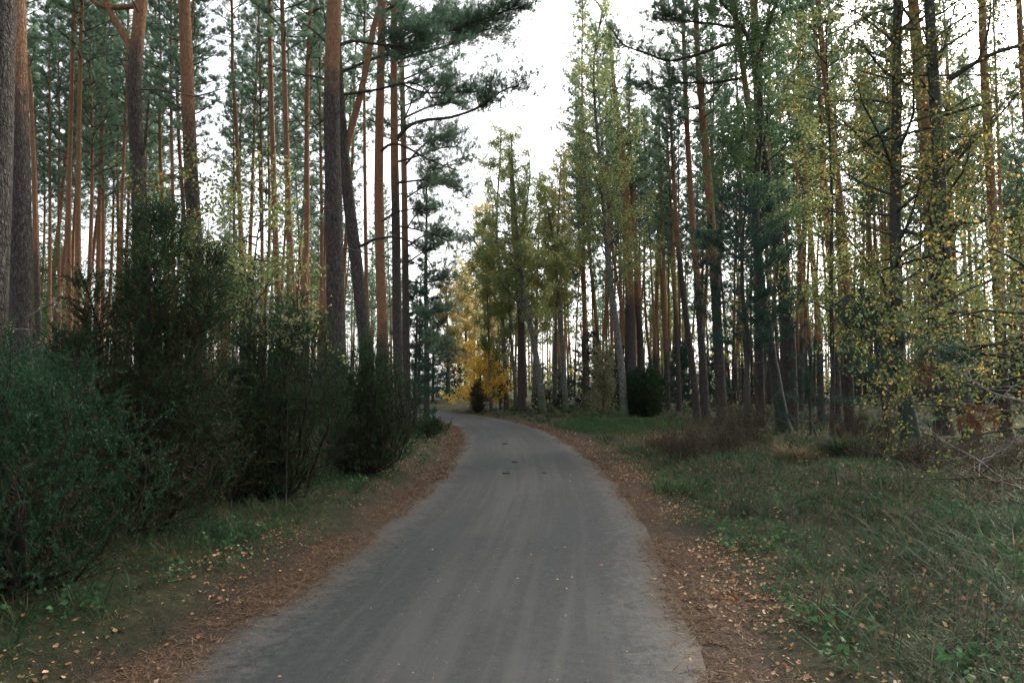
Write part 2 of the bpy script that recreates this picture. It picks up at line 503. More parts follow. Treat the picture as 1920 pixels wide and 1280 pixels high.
def road_mat():
    m, nt = new_mat("worn_asphalt")
    c = coords(nt, "Object")
    w = attr(nt, "w"); al = attr(nt, "along")
    cv = N(nt, "ShaderNodeCombineXYZ")
    L(nt, mth(nt, 'MULTIPLY', w, 1.0), cv.inputs[0]); L(nt, mth(nt, 'MULTIPLY', al, .045), cv.inputs[1])
    st = noise(nt, cv.outputs[0], 4.2, 5, .6)
    cv2 = N(nt, "ShaderNodeCombineXYZ")
    L(nt, w, cv2.inputs[0]); L(nt, mth(nt, 'MULTIPLY', al, .09), cv2.inputs[1])
    st2 = noise(nt, cv2.outputs[0], 9, 4, .6)
    n1 = noise(nt, c, 1.1, 5, .6); n2 = noise(nt, c, 14, 6, .7); n3 = noise(nt, c, 90, 5, .85)
    n5 = noise(nt, c, 3.5, 6, .7)
    base = ramp(nt, n5, [(.3, (.013, .0155, .0163)), (.7, (.027, .03, .031))])
    agg = ramp(nt, n3, [(.36, (.006, .007, .0075)), (.5, (.028, .031, .032)), (.64, (.11, .112, .11))])
    base = mixc(nt, .45, base, agg)
    base = mixc(nt, .35, base, ramp(nt, n2, [(.35, (.007, .0085, .0092)), (.65, (.04, .044, .0455))]))
    # dust dragged along the crown between the wheel tracks
    mid = mth(nt, 'SUBTRACT', 1.0, mth(nt, 'MULTIPLY', mth(nt, 'ABSOLUTE', mth(nt, 'ADD', w, .05)), 1.15), True)
    dust = mth(nt, 'ADD', mth(nt, 'MULTIPLY', st, 1.0), mth(nt, 'MULTIPLY', st2, .35))
    dust = mth(nt, 'ADD', dust, mth(nt, 'MULTIPLY', mid, .2))
    cv3 = N(nt, "ShaderNodeCombineXYZ"); L(nt, w, cv3.inputs[0]); L(nt, mth(nt, 'MULTIPLY', al, .02), cv3.inputs[1])
    st3 = noise(nt, cv3.outputs[0], 8.5, 3, .5)
    dust = mth(nt, 'ADD', dust, mth(nt, 'MULTIPLY', mth(nt, 'SUBTRACT', st3, .5), .7))
    dust = mth(nt, 'ADD', dust, mth(nt, 'MULTIPLY', mth(nt, 'SUBTRACT', n1, .5), .35))
    dust = ramp(nt, dust, [(.7, 0), (.98, .85)])
    col = mixc(nt, dust, base, mixc(nt, n3, (.031, .0305, .03), (.077, .074, .07)))
    # sand and needles lying over the edges
    ew = mth(nt, 'ADD', mth(nt, 'ABSOLUTE', w), mth(nt, 'MULTIPLY', mth(nt, 'SUBTRACT', n5, .5), .7))
    ew = mth(nt, 'ADD', ew, mth(nt, 'MULTIPLY', mth(nt, 'SUBTRACT', n2, .5), .7))
    sand = ramp(nt, n3, [(.3, (.035, .033, .031)), (.7, (.135, .126, .117))])
    col = mixc(nt, ramp(nt, mth(nt, 'SUBTRACT', ew, .6), [(.42, 0), (.78, .85)]), col, sand)
    rim = ramp(nt, mth(nt, 'SUBTRACT', mth(nt, 'ABSOLUTE', w), .6), [(.8, 0), (.92, .4)])
    ew = mth(nt, 'ADD', ew, rim)
    ned = ramp(nt, n3, [(.3, (.026, .02, .015)), (.52, (.065, .048, .034)), (.75, (.15, .115, .085))])
    col = mixc(nt, ramp(nt, mth(nt, 'SUBTRACT', ew, .6), [(.72, 0), (.92, 1)]), col, ned)
    col = mixc(nt, 1.0, col, (.8, .845, .83), 'MULTIPLY')
    principled(nt, col, .82, mth(nt, 'ADD', n3, mth(nt, 'MULTIPLY', n2, .7)), .55, .006, .3)
    return m
road_me = rb.mesh("road", [road_mat()], True)
at = road_me.attributes.new("along", 'FLOAT', 'POINT')
at.data.foreach_set("value", np.repeat(q, 13).astype(np.float32))
road = tag(obj("road", road_me), kind="structure")

# ------------------------------------------------------------------ tree builders
TUFT_N = needle_tuft(13, .105, .0048)           # seen from 15 to 30 m
TUFT_F = needle_tuft(9, .155, .0125, 1.25, .12)    # farther trees
TUFT_Y = needle_tuft(15, .11, .0045, 1.2, .12)

def limb_needles(mb, path, r0, tp, td, den=1.0, start=.3, sub=.32, up=.1, seg=5, maxsub=.95):
    n = len(path)
    mb.tube(path, np.linspace(r0, r0 * .25, n), seg, 0)
    Ln = np.linalg.norm(np.diff(path, axis=0), axis=1).sum()
    cnt = int(max(3, Ln * 4.2 * den * (1 - start)))
    for i, t in enumerate(np.linspace(start, 1, cnt)):
        p, tan = at_t(path, min(t, .999))
        side = nrm(np.cross(tan, [0, 0, 1.])) * (1 if i % 2 else -1)
        d = tan * R.uniform(.4, .9) + side * R.uniform(.3, 1) + np.array([0, 0, R.uniform(-.1, .4)])
        l = np.clip(sub * Ln * (1.15 - .75 * t) * R.uniform(.6, 1.25), .22, maxsub)
        tw = bpath(p, d, l, 3, up, .16)
        mb.tube(tw, np.linspace(.007, .003, 4), 3, 0)
        m = int(l * 22 * den) + 4
        q_, tn = at_many(tw, R.uniform(.15, 1.0, m))
        tp.extend(q_ + R.normal(size=(m, 3)) * np.array([.075, .075, .05]))
        td.extend(tn * .7 + np.array([0, 0, .55]) + R.normal(size=(m, 3)) * .45)

def pine_crown_mesh(name, H, RAD, nb, den, tuft, droop=0.0, low=0.0, mat=None, tsc=1.0, flat=False):
    """origin where the crown starts on the trunk, z up to H"""
    mb = MB(); tp, td = [], []
    for i in range(nb):
        u = ((i + R.uniform(0, 1)) / nb)
        h = H * u
        prof = (1 - u) ** .75 * (.55 + .45 * min(1, (u + low) / .3)) if not flat else math.sqrt(max(0, 1 - (2 * u - .75) ** 2 * .6)) * (1 if u < .8 else (1 - u) * 5)
        ln = max(.35, RAD * prof * R.uniform(.7, 1.2))
        az = i * 2.399 + R.uniform(-.5, .5)
        el = R.uniform(.05, .45) + .5 * u - droop
        d = np.array([math.cos(az) * math.cos(el), math.sin(az) * math.cos(el), math.sin(el)])
        path = bpath([0, 0, h], d, ln, 5, .06 - droop * .12, .12)
        limb_needles(mb, path, .012 + .011 * ln, tp, td, den, .28, .36)
    tp, td = np.array(tp), np.array(td)
    mb.scatter(tuft[0], tuft[1], frames(td, R.uniform(.8, 1.3, len(tp)) * tsc), tp, 1)
    return mb.mesh(name, [M_TWIG, mat or M_NEEDLE])

def dead_limbs(mb, path, rads, zlo, zhi, n, lmax, seg=4):
    for _ in range(n):
        t = R.uniform(zlo, zhi)
        p, tan = at_t(path, t)
        az = R.uniform(0, 6.283); el = R.uniform(-.25, .45)
        d = np.array([math.cos(az) * math.cos(el), math.sin(az) * math.cos(el), math.sin(el)])
        ln = R.uniform(.25, 1) * lmax
        pa = bpath(p, d, ln, 5, -.03, .16)
        r0 = .006 + .008 * ln
        mb.tube(pa, np.linspace(r0, .003, 6), seg, 1)
        for _k in range(int(ln * 3)):
            q_, tn = at_t(pa, R.uniform(.3, .98))
            mb.tube(bpath(q_, tn + R.normal(size=3) * .6, ln * R.uniform(.12, .35), 3, -.03, .2), [.004, .003, .002, .001], 3, 1)

def pine_trunk(mb, path, r0, warm_lo, warm_hi, seg=14, base_z=0.0, top_frac=.28, flare=.35, n=40):
    pa = resample(path, n)
    h = pa[:, 2] - base_z
    H = h[-1]
    rad = r0 * (1 - (1 - top_frac) * np.clip(h / H, 0, 1) ** 1.15) * (1 + flare * np.exp(-np.clip(h, 0, 99) / .35))
    w = np.clip((h - warm_lo) / max(warm_hi - warm_lo, .1), 0, 1)
    mb.tube(pa, rad, seg, 0, w, .025)
    return pa, rad

def px_path(pts, Y, Htot, wob=.08):
    """pixel polyline (bottom first) on the plane Y -> trunk path from the ground up to Htot"""
    w = np.array([P(x, y, Y) for x, y in pts])
    d0 = (w[1] - w[0]) / max((w[1] - w[0])[2], .1)
    d0[0] = np.clip(d0[0], -.25, .25) * .5
    gz = ghf(w[0][0], Y)
    if w[0][2] > gz + .05:
        b = w[0] - d0 * (w[0][2] - gz)
        b[2] = ghf(b[0], Y)
        path = [b] + list(w)
    else:
        w[0][2] = gz
        path = list(w)
    d1 = (w[-1] - w[-2]); d1 = d1 / max(d1[2], .1)
    d1[0] = np.clip(d1[0], -.15, .15)
    p = w[-1].copy()
    while p[2] < Htot:
        st = min(2.0, Htot - p[2] + .01)
        d1 = d1 * .75 + np.array([R.normal() * .02, R.normal() * .02, .25])
        d1 /= d1[2]
        p = p + d1 * st
        path.append(p.copy())
    path = np.array(path)
    path[1:, 1] += np.cumsum(R.normal(size=len(path) - 1)) * wob * .5
    path[0, 2] -= .12
    return path

# shared crowns of the pines
CROWNS = [pine_crown_mesh("crown", H_, R_, nb, .78, TUFT_F, 0, 0, None, 1.0) for H_, R_, nb in
          ((11.5, 2.5, 62), (9.5, 2.3, 54), (13.0, 2.8, 70), (9.0, 2.8, 52), (11.0, 2.0, 56))]
CROWN_H = [11.5, 9.5, 13.0, 9.0, 11.0]

def orient(o, d):
    from mathutils import Vector
    o.rotation_mode = 'QUATERNION'
    o.rotation_quaternion = Vector((0, 0, 1)).rotation_difference(Vector([float(c) for c in d]))

def hero_pine(label, Y, wpx, pts, Htot, warm, crown=0, csc=1.0, dead=10, dlen=1.6, limbs=(), cdrop=0.0, seg=16, cat="pine tree", dlo=.15, dhi=.65, group=None):
    Y = float(Y)
    if Y < 33: Htot = Htot * 1.2
    path = px_path(pts, Y, Htot)
    base = path[0].copy(); base[2] += .12
    r0 = wpx / 2 / F * Y
    t = thing("pine_tree", label, cat, base, group)
    mb = MB()
    loc = path - base
    pa, rad = pine_trunk(mb, loc, r0, warm[0], warm[1], seg)
    dead_limbs(mb, pa, rad, dlo, dhi, dead, dlen)
    dead_limbs(mb, pa, rad, .08, .75, 16, .32)
    mb.build("trunk", [M_PINE, M_DEADW], t, True)
    ch = CROWN_H[crown] * csc
    i = int(np.argmin(np.abs(pa[:, 2] - (pa[-1, 2] - ch * .97))))
    c = obj("crown", CROWNS[crown], t); c["kind"] = "stuff"
    c.location = pa[i]; orient(c, nrm(pa[-1] - pa[i])); c.scale = (csc,) * 3
    for lb in limbs:
        Yl = lb.get("Y", Y)
        lp = np.array([P(x, y, Yl) for x, y in lb["pts"]])
        n = len(lp)
        lp[:, 1] += np.linspace(0, 1, n) * lb.get("dy", 0.0)
        j = int(np.argmin(np.linalg.norm(pa + base - lp[0], axis=1)))
        lp[0] = pa[j] + base
        lp = resample(np.concatenate([lp[:1], lp]), max(9, n * 3)) - base
        lm = MB(); r1 = lb["w"] / 2 / F * Yl
        tp, td = [], []
        wv = lb.get("warm", 0.0)
        lm.tube(lp, np.linspace(r1, r1 * lb.get("taper", .35), len(lp)), 8, 0, wv, .03)
        if wv > .3:
            bo = lm.build("branch", [M_PINE], t, True)
        else:
            for _k in range(lb.get("twigs", 6)):
                q_, tn = at_t(lp, R.uniform(.35, .98))
                lm.tube(bpath(q_, tn + R.normal(size=3) * .6, R.uniform(.3, .9), 4, -.03, .2), np.linspace(.008, .002, 5), 4, 1)
            bo = lm.build("branch", [M_PINE, M_DEADW], t, True)
        if lb.get("needles", 0):
            fm = MB()
            for _k in range(lb["needles"]):
                q_, tn = at_t(lp, R.uniform(lb.get("from", .4), .999))
                dd = tn * .8 + R.normal(size=3) * np.array([.5, .6, .35]) + np.array([0, 0, .15])
                sp = bpath(q_, dd, R.uniform(.5, 1.3) * lb.get("spread", 1.0), 4, .04, .15)
                limb_needles(fm, sp, .012, tp, td, 1.25 * lb.get("den", 1.0), .15, .4, .08, 4, .6)
            tp_, td_ = np.array(tp), np.array(td)
            fm.scatter(TUFT_N[0], TUFT_N[1], frames(td_, R.uniform(.8, 1.25, len(tp_))), tp_, 1)
            fo = fm.build("needles", [M_TWIG, M_NEEDLE], bo); fo["kind"] = "stuff"
    return t

# ------------------------------------------------------------------ the pines one can tell apart, left of the road
hero_pine("thick dark rough-barked pine trunk cut by the left edge of the picture", 7.0, 60, [(-34, 1000), (-18, 600), (-2, 300), (2, 0)], 19, (9, 13), 3, 1.0, 3, .8, seg=28)
hero_pine("dark thick pine close behind the leftmost trunk, orange higher up", 10.6, 40, [(36, 740), (37, 600), (36, 400), (30, 180), (26, 0)], 20, (4.5, 6.5), 0, 1, 6, 1.2, seg=20)
hero_pine("thin crooked pine bending left near its top, far left", 24, 12, [(75, 700), (74, 600), (70, 460), (66, 280), (62, 180), (54, 105), (36, 62), (20, 0)], 16, (4, 7), 4, .7, 8, 1.4)
hero_pine("tall grey forked pine with a heavy orange limb reaching left", 15, 31, [(268, 480), (264, 380), (262, 300), (255, 170), (259, 84), (266, 0)], 19, (7.2, 9.2), 2, .9, 12, 2.4,
          limbs=[dict(pts=[(250, 98), (240, 78), (222, 48), (203, 20), (192, -30), (188, -90)], w=16, warm=1, taper=.6),
                 dict(pts=[(212, 32), (190, 16), (166, -4), (130, -30), (90, -60)], w=11, warm=1),
                 dict(pts=[(248, 130), (210, 95), (165, 62)], w=4, dy=1.0, needles=0),
                 dict(pts=[(270, 330), (282, 270), (292, 215), (302, 205)], w=5, dy=-.5)])
hero_pine("stout scaly pine with flaking orange bark behind the yellow sapling", 16, 29, [(372, 520), (366, 403), (361, 336), (356, 168), (350, 60), (345, 0)], 21, (5.0, 8.5), 0, 1.0, 8, 1.6, dlo=.3)
hero_pine("wavy slender orange pine standing alone against the white gap in the sky", 30, 11, [(455, 560), (450, 400), (446, 330), (440, 200), (433, 134), (434, 60), (432, 0)], 18.5, (3, 6), 1, .75, 10, 1.8)
hero_pine("slim orange pine, left one of the close pair before the tall dark trunk", 26, 13, [(523, 560), (519, 430), (514, 235), (509, 100), (506, 0)], 20, (3, 6), 1, 1, 14, 2.2)
hero_pine("slim orange pine, right one of the close pair before the tall dark trunk", 25, 14, [(548, 560), (540, 403), (534, 200), (530, 80), (527, 0)], 20, (2.5, 5.5), 0, 1, 14, 2.4)
hero_pine("tall straight pine with thick dark grey trunk rising from the junipers", 14.8, 36, [(634, 720), (629, 600), (627, 430), (621, 215), (623, 80), (625, 0)], 21, (6.2, 9), 2, 1, 8, 2.2,
          limbs=[dict(pts=[(630, 72), (650, 64), (690, 62), (748, 60), (775, 48), (800, 30)], w=7, dy=1.2, needles=27, spread=.8),
                 dict(pts=[(612, 70), (590, 52), (562, 26), (540, 0)], w=6, dy=.8, twigs=4),
                 dict(pts=[(610, 140), (580, 128), (545, 112), (500, 88), (450, 60)], w=5, dy=1.5, twigs=10),
                 dict(pts=[(608, 240), (585, 228), (560, 218)], w=4, dy=.6, twigs=3),
                 dict(pts=[(614, 70), (606, 30), (598, -10)], w=6, dy=.3, twigs=2)])
hero_pine("dark leaning pine with a bare orange upper stem bending to the right", 18.5, 26, [(694, 720), (689, 680), (674, 534), (657, 400), (645, 286), (638, 200), (634, 110), (632, 0)], 18, (20, 22), 3, .8, 6, 1.8,
          limbs=[dict(pts=[(649, 300), (652, 265), (661, 230), (672, 195), (682, 150), (690, 110), (698, 60), (716, 0), (730, -60)], w=14, warm=1, taper=.7),
                 dict(pts=[(680, 192), (712, 173), (768, 161), (800, 174), (822, 215)], w=6, dy=-.6, needles=8, twigs=8),
                 dict(pts=[(662, 480), (686, 462), (705, 453), (748, 450), (788, 467), (806, 490), (819, 514)], w=6, dy=-1.0, needles=0, twigs=9),
                 dict(pts=[(690, 120), (712, 98), (745, 84), (780, 72)], w=7, dy=.6, warm=.0, needles=7)])
hero_pine("bright orange pine with mid-thick trunk beside the leaning dark one", 20, 21, [(722, 760), (719, 680), (716, 600), (711, 467), (708, 336), (711, 168), (714, 60), (715, 0)], 21.5, (1.8, 4.0), 2, 1, 8, 1.5,
          limbs=[dict(pts=[(716, 98), (775, 84), (830, 78), (879, 72), (930, 62), (973, 50)], w=6, dy=-1.2, needles=37, spread=1.0),
                 dict(pts=[(712, 266), (735, 270), (762, 282), (815, 316), (862, 336)], w=6, dy=-.8, warm=.2, needles=12, twigs=6),
                 dict(pts=[(712, 405), (740, 400), (790, 395), (830, 402)], w=4, dy=-.5, twigs=8),
                 dict(pts=[(718, 30), (760, 10), (820, -10), (900, -30)], w=7, dy=-1.0, needles=37, spread=1.2)])
hero_pine("roadside pine with many long branches stretching right over the road", 22, 19, [(750, 760), (747, 700), (744, 560), (743, 403), (741, 300), (740, 200), (739, 100), (740, 0)], 20.5, (5.5, 9), 0, 1.1, 10, 2.2,
          limbs=[dict(pts=[(746, 252), (768, 236), (805, 230), (842, 232), (896, 218), (925, 200), (945, 188), (972, 186)], w=8, dy=-1.0, needles=20, spread=.85, den=1.2, twigs=12, **{"from": .62}),
                 dict(pts=[(742, 120), (795, 111), (850, 105), (900, 92), (935, 95)], w=6, dy=-1.5, needles=31, spread=.9),
                 dict(pts=[(745, 316), (775, 290), (815, 268), (856, 258)], w=5, dy=.8, needles=14, spread=.7, twigs=8),
                 dict(pts=[(746, 346), (790, 340), (830, 342), (872, 370)], w=5, dy=-.5, needles=15, spread=.7, twigs=8),
                 dict(pts=[(744, 427), (790, 430), (835, 442), (858, 478)], w=4, dy=.5, twigs=9, needles=3),
                 dict(pts=[(744, 60), (790, 40), (850, 20), (900, 25)], w=7, dy=1.0, needles=34, spread=1.1),
                 dict(pts=[(744, 170), (790, 165), (840, 150), (885, 140)], w=5, dy=1.4, needles=24, spread=.9),
                 dict(pts=[(744, 510), (715, 490), (700, 520)], w=3, dy=-.4, twigs=3)])
hero_pine("grey pine just right of the long-branched roadside pine", 26, 15, [(764, 760), (761, 640), (760, 560), (758, 400), (756, 260), (752, 120), (750, 0)], 19, (5, 8), 2, 1, 10, 1.8,
          limbs=[dict(pts=[(760, 460), (800, 440), (840, 450)], w=4, needles=16, dy=-.6, spread=.7), dict(pts=[(760, 650), (795, 640), (830, 650)], w=4, needles=16, dy=.6, spread=.7), dict(pts=[(758, 300), (800, 270), (850, 265)], w=5, needles=20, dy=-.6, spread=.9), dict(pts=[(756, 220), (810, 190), (860, 180)], w=5, needles=22, dy=.6, spread=.9), dict(pts=[(760, 600), (790, 585), (822, 588)], w=4, needles=14, dy=-.6, spread=.6),
                 dict(pts=[(760, 500), (790, 470), (818, 455)], w=4, needles=17, dy=.6, spread=.7),
                 dict(pts=[(760, 430), (785, 400), (810, 400)], w=4, needles=17, dy=-.6, spread=.7),
                 dict(pts=[(758, 540), (790, 530), (825, 520)], w=4, needles=17, dy=.4, spread=.7),
                 dict(pts=[(758, 380), (790, 345), (815, 330)], w=4, needles=17, dy=.8, spread=.8)])
hero_pine("thin orange pine seen between the leaning dark pine and the bright orange one", 32, 9, [(690, 640), (686, 500), (684, 336), (682, 150), (683, 0)], 20, (2, 5), 1, 1, 10, 1.6)
for lab, px0, px1, w, Y in (("thin orange pine, first from the left of the thin far-left trunks", 92, 90, 8, 33), ("thin pine with upright orange stem, second of the far-left thin trunks", 112, 108, 7, 36),
                            ("grey-orange pine third of the far-left thin trunks, slightly leaning right", 128, 140, 12, 27), ("bright orange pine fourth of the far-left thin trunks", 146, 153, 12, 27),
                            ("thin orange pine left of the big forked pine", 192, 190, 8, 34), ("pale orange pine close left of the big forked pine", 226, 238, 9, 31),
                            ("thin dark orange pine between the forked pine and the stout scaly one", 325, 322, 9, 29), ("slim orange pine right of the wavy pine, leaning slightly left", 490, 484, 8, 33),
                            ("slim pale orange pine left beside the tall thick grey trunk", 603, 599, 9, 33)):
    hero_pine(lab, Y, w, [(px0, 620), (px0, 400), ((px0 + px1) / 2 + R.normal() * 3, 220), (px1, 0)], R.uniform(17, 20), (1.5, 4.5), int(R.integers(0, 5)), .85, 12, 1.5)

# right of the road
hero_pine("dark straight pine behind the leaning birch at the bend", 44, 16, [(978, 763), (977, 588), (963, 433), (958, 322)], 15.5, (7, 9), 1, .8, 10, 2)
hero_pine("bushy-crowned pine at the right edge of the gap in the sky", 46, 10, [(1098, 760), (1096, 600), (1094, 450), (1092, 330)], 18.3, (3, 6), 0, 1.0, 8, 1.6)
hero_pine("thick orange pine with grey foot right of the narrow birch", 39.5, 21, [(1184, 760), (1182, 702), (1181, 568), (1176, 400), (1165, 269), (1150, 161), (1143, 60)], 21, (4, 8), 0, .8, 12, 2)
hero_pine("slim pine with grey foot close right of the thick orange one", 40, 14, [(1206, 760), (1203, 685), (1194, 500), (1188, 400), (1180, 280)], 19, (4, 7), 1, .8, 10, 1.6)
hero_pine("thin bright orange pine near the middle of the right-hand stand", 42, 9, [(1252, 740), (1248, 618), (1241, 417), (1236, 250)], 18, (2, 5), 4, .9, 10, 1.6)
hero_pine("thin dark-footed pine right of the thin bright orange one", 40, 10, [(1273, 740), (1271, 685), (1263, 518), (1255, 340)], 17, (4, 7), 1, .9, 10, 1.6)
hero_pine("grey left-leaning pine before the young dark conifer", 32, 13, [(1306, 760), (1302, 719), (1281, 550), (1268, 420), (1262, 330)], 13, (6, 9), 3, .6, 8, 1.5)
hero_pine("tall orange pine with dark foot left of the young dark conifer", 31, 15, [(1324, 760), (1320, 702), (1310, 534), (1302, 434), (1298, 386), (1288, 218), (1283, 60)], 19, (4.5, 7), 0, 1, 12, 2)
hero_pine("orange pine rising just behind the young dark conifer", 29, 20, [(1353, 760), (1349, 700), (1338, 500), (1325, 302), (1311, 151), (1305, 40)], 19, (4.5, 7.5), 2, .9, 12, 2)
hero_pine("tall orange pine behind the dark forked alder with a long crooked branch left", 27, 17, [(1425, 760), (1420, 560), (1416, 400), (1405, 218), (1389, 118), (1375, 17)], 20, (3.5, 6), 1, 1, 10, 2,
          limbs=[dict(pts=[(1385, 85), (1369, 81), (1315, 104), (1248, 124), (1215, 108), (1164, 97), (1140, 62)], w=7, dy=-.5, needles=27, spread=.8, twigs=8),
                 dict(pts=[(1400, 150), (1340, 150), (1280, 140), (1230, 150)], w=6, dy=1.0, needles=31, spread=1.0),
                 dict(pts=[(1395, 60), (1340, 40), (1290, 30), (1240, 20)], w=6, dy=.6, needles=31, spread=1.1)])
hero_pine("big dark pine leaning left behind the forked alder", 26, 27, [(1482, 780), (1478, 640), (1470, 551), (1446, 400), (1432, 336), (1424, 250), (1415, 100)], 18, (10, 14), 3, .8, 8, 2)
hero_pine("pale orange pine with smooth upper stem leaning left among the leaves", 24, 17, [(1590, 700), (1584, 500), (1571, 336), (1557, 235), (1547, 134), (1540, 40), (1537, 0)], 19.5, (2.5, 4.5), 0, 1, 6, 1.6)
hero_pine("bright orange pine stem glowing left of the dark understorey conifer", 30, 13, [(1540, 740), (1536, 616), (1521, 454), (1508, 300), (1500, 150)], 18, (2, 4), 1, 1, 8, 1.6)
hero_pine("orange-brown pine stem second right of the glowing stem", 31, 11, [(1570, 740), (1565, 609), (1554, 472), (1545, 330), (1538, 200)], 18, (2, 4), 4, 1, 8, 1.6)
hero_pine("thick grey pine foot between the two mossy trunks", 23.5, 30, [(1768, 790), (1766, 652), (1752, 420), (1735, 240), (1722, 100), (1715, 0)], 20, (5.5, 8), 2, .9, 6, 1.6)
hero_pine("tall orange pine right of the mossy trunks leaning left", 22, 20, [(1884, 740), (1872, 540), (1860, 403), (1850, 269), (1841, 134), (1836, 0)], 20, (2, 4.5), 0, 1, 8, 1.8)
hero_pine("pale orange pine stem at the top right corner", 22, 16, [(1955, 500), (1935, 300), (1920, 168), (1910, 0)], 20, (2, 4.5), 1, 1, 6, 1.6)

# ------------------------------------------------------------------ broadleaved trees
def broadleaf(name, label, cat, path, radii, zlo, nb, Lmax, leafmat, barkmat, lsize, lden, el=(.5, 1.0), up=.02, droop=-.06, prof=None, group=None, forks=(), sub=4.5, wob=.13, twl=1.0, near_leaves=0, nleaf=10000, seg=12, warm=None, sides=None, spreadl=.1):
    base = path[0].copy(); base[2] += .12
    t = thing(name, label, cat, base, group)
    mb = MB(); cb = MB()
    stems = []
    pa = resample(path - base, 36)
    h = np.clip(pa[:, 2], 0, 99)
    q_ = np.linspace(0, 1, 36)
    rad = np.interp(q_, [0, 1] if len(radii) == 2 else [0, .14, 1], radii) * (1 + .35 * np.exp(-h / .25))
    mb.tube(pa, rad, seg, 0, np.clip(h / 3.0, 0, 1), .03)
    stems.append((pa, zlo, nb, Lmax))
    for fp, fr, fnb, fl in forks:
        fp = resample(fp - base, 20)
        mb.tube(fp, np.linspace(fr[0], fr[1], 20), 9, 0, 1.0, .03)
        stems.append((fp, .15, fnb, fl))
    lp, ld = [], []
    for pa, z0, n_, Lm in stems:
        for i in range(n_):
            t_ = z0 + (1 - z0) * (i + R.uniform(0, 1)) / n_
            p, tan = at_t(pa, min(t_, .999))
            az = i * 2.399 + R.uniform(-.6, .6) if sides is None else R.uniform(*sides)
            e = R.uniform(*el)
            d = np.array([math.cos(az) * math.cos(e), math.sin(az) * math.cos(e), math.sin(e)])
            u = (t_ - z0) / (1 - z0)
            ln = Lm * (prof(u) if prof else (1 - .7 * u)) * R.uniform(.65, 1.2)
            b = bpath(p, d, ln, 6, up, wob)
            mb.tube(b, np.linspace(.008 + .012 * ln, .004, 7), 5, 0, 1.0)
            for j in range(int(ln * sub) + 2):
                q1, tn = at_t(b, R.uniform(.2, .999))
                l2 = R.uniform(.4, 1) * twl
                tw = bpath(q1, tn * .7 + R.normal(size=3) * .6, l2, 4, droop, .18)
                cb.tube(tw, [.005, .004, .003, .002, .0015], 3, 0)
                lp.append((tw, l2))
    tot = sum(l2 for _, l2 in lp)
    A_, B_ = [], []
    for tw, l2 in lp:
        m = int(nleaf * l2 / tot + R.uniform())
        if m == 0: continue
        q2, t2 = at_many(tw, R.uniform(.1, 1, m))
        A_.append(q2 + R.normal(size=(m, 3)) * spreadl); B_.append(t2 * .3 + R.normal(size=(m, 3)) * .7 + np.array([0, 0, -.35]))
    lp, ld = np.concatenate(A_), np.concatenate(B_)
    sc = R.uniform(.7, 1.25, len(lp)) * lsize
    fr = frames(ld, sc)
    near = np.zeros(len(lp), bool)
    if near_leaves:
        dist = np.linalg.norm(lp + base - np.array([0, 0, CAMH]), axis=1) / sc
        g = lp + base
        inview = (np.abs(g[:, 0] / np.maximum(g[:, 1], .1)) < .68) & (g[:, 2] < CAMH + .5 * g[:, 1])
        dist[~inview] = 1e9
        near[np.argsort(dist)[:near_leaves]] = True
    cb.scatter(LEAF_V, LEAF_F, fr[~near], lp[~near], 1)
    mb.build("trunk", [barkmat], t, True)
    c = cb.build("crown", [M_TWIG, leafmat], t); c["kind"] = "stuff"
    if near_leaves:
        lm = MB(); lm.add(BLEAF_V, BLEAF_F); me = lm.mesh("leaf", [leafmat])
        from mathutils import Matrix
        for i in np.where(near)[0]:
            o = obj("leaf", me, c)
            M4 = np.eye(4); M4[:3, :3] = fr[i]; M4[:3, 3] = lp[i]
            o.matrix_local = Matrix(M4.tolist())
    return t

def BL(n, *a, **k):
    return broadleaf(*a, nleaf=n, **k)

def pxs(pts, Y, dy=0.0):
    w = np.array([P(x, y, Y) for x, y in pts]); w[:, 1] += np.linspace(0, dy, len(w)); return w

def grounded(w):
    w = w.copy()
    gz = ghf(w[0][0], w[0][1])
    if w[0][2] > gz:
        b = w[0].copy(); b[2] = gz; w = np.concatenate([[b], w])
    w[0][2] = gz - .12
    return w

col_prof = lambda u: .35 + .65 * math.sin(min(1, u * 1.25 + .25) * math.pi) if u < .9 else .25
# at the bend
BL(25000, "birch_tree", "leaning birch with olive leaves at the bend, its limb reaching left over the road", "birch tree", grounded(pxs([(1018, 766), (1010, 700), (1000, 635), (985, 570), (975, 500), (968, 420), (962, 330), (958, 250)], 41)), [.2, .03], .28, 40, 3.0, M_OLIVE, M_BIRCH, .085, 24, (.2, .9), .02, -.05, col_prof,
          forks=[(pxs([(984, 575), (950, 545), (915, 495), (890, 455), (872, 430)], 41, -1), [.09, .02], 16, 1.5), (pxs([(972, 470), (985, 400), (995, 330), (990, 280)], 41), [.07, .02], 12, 1.2)])
BL(27000, "birch_tree", "tall narrow birch with olive crown beside the gap in the sky", "birch tree", grounded(pxs([(1170, 745), (1165, 685), (1150, 570), (1144, 534), (1134, 417), (1128, 336), (1115, 200), (1112, 120), (1125, 40), (1135, -10)], 35)), [.19, .02], .28, 66, 3.0, M_OLIVE, M_BIRCH, .08, 24, (.3, 1.0), .03, -.04, lambda u: 1.1 - .6 * u)
BL(26000, "birch_tree", "thin birch with brownish gold leaves behind the leaning birch", "birch tree", grounded(pxs([(1040, 760), (1042, 600), (1045, 450), (1050, 340), (1052, 290)], 50)), [.16, .03], .28, 40, 2.9, M_TAN, M_BIRCH, .1, 18, (.3, 1.0), .02, -.04, col_prof)
BL(8000, "birch_tree", "slender birch with mossy stem in front of the yellow bush", "birch tree", grounded(pxs([(921, 772), (918, 700), (915, 600), (912, 480)], 46)), [.11, .02], .3, 22, 1.4, M_OLIVE, M_BIRCH, .09, 16, (.2, .9), .02, -.04, col_prof)
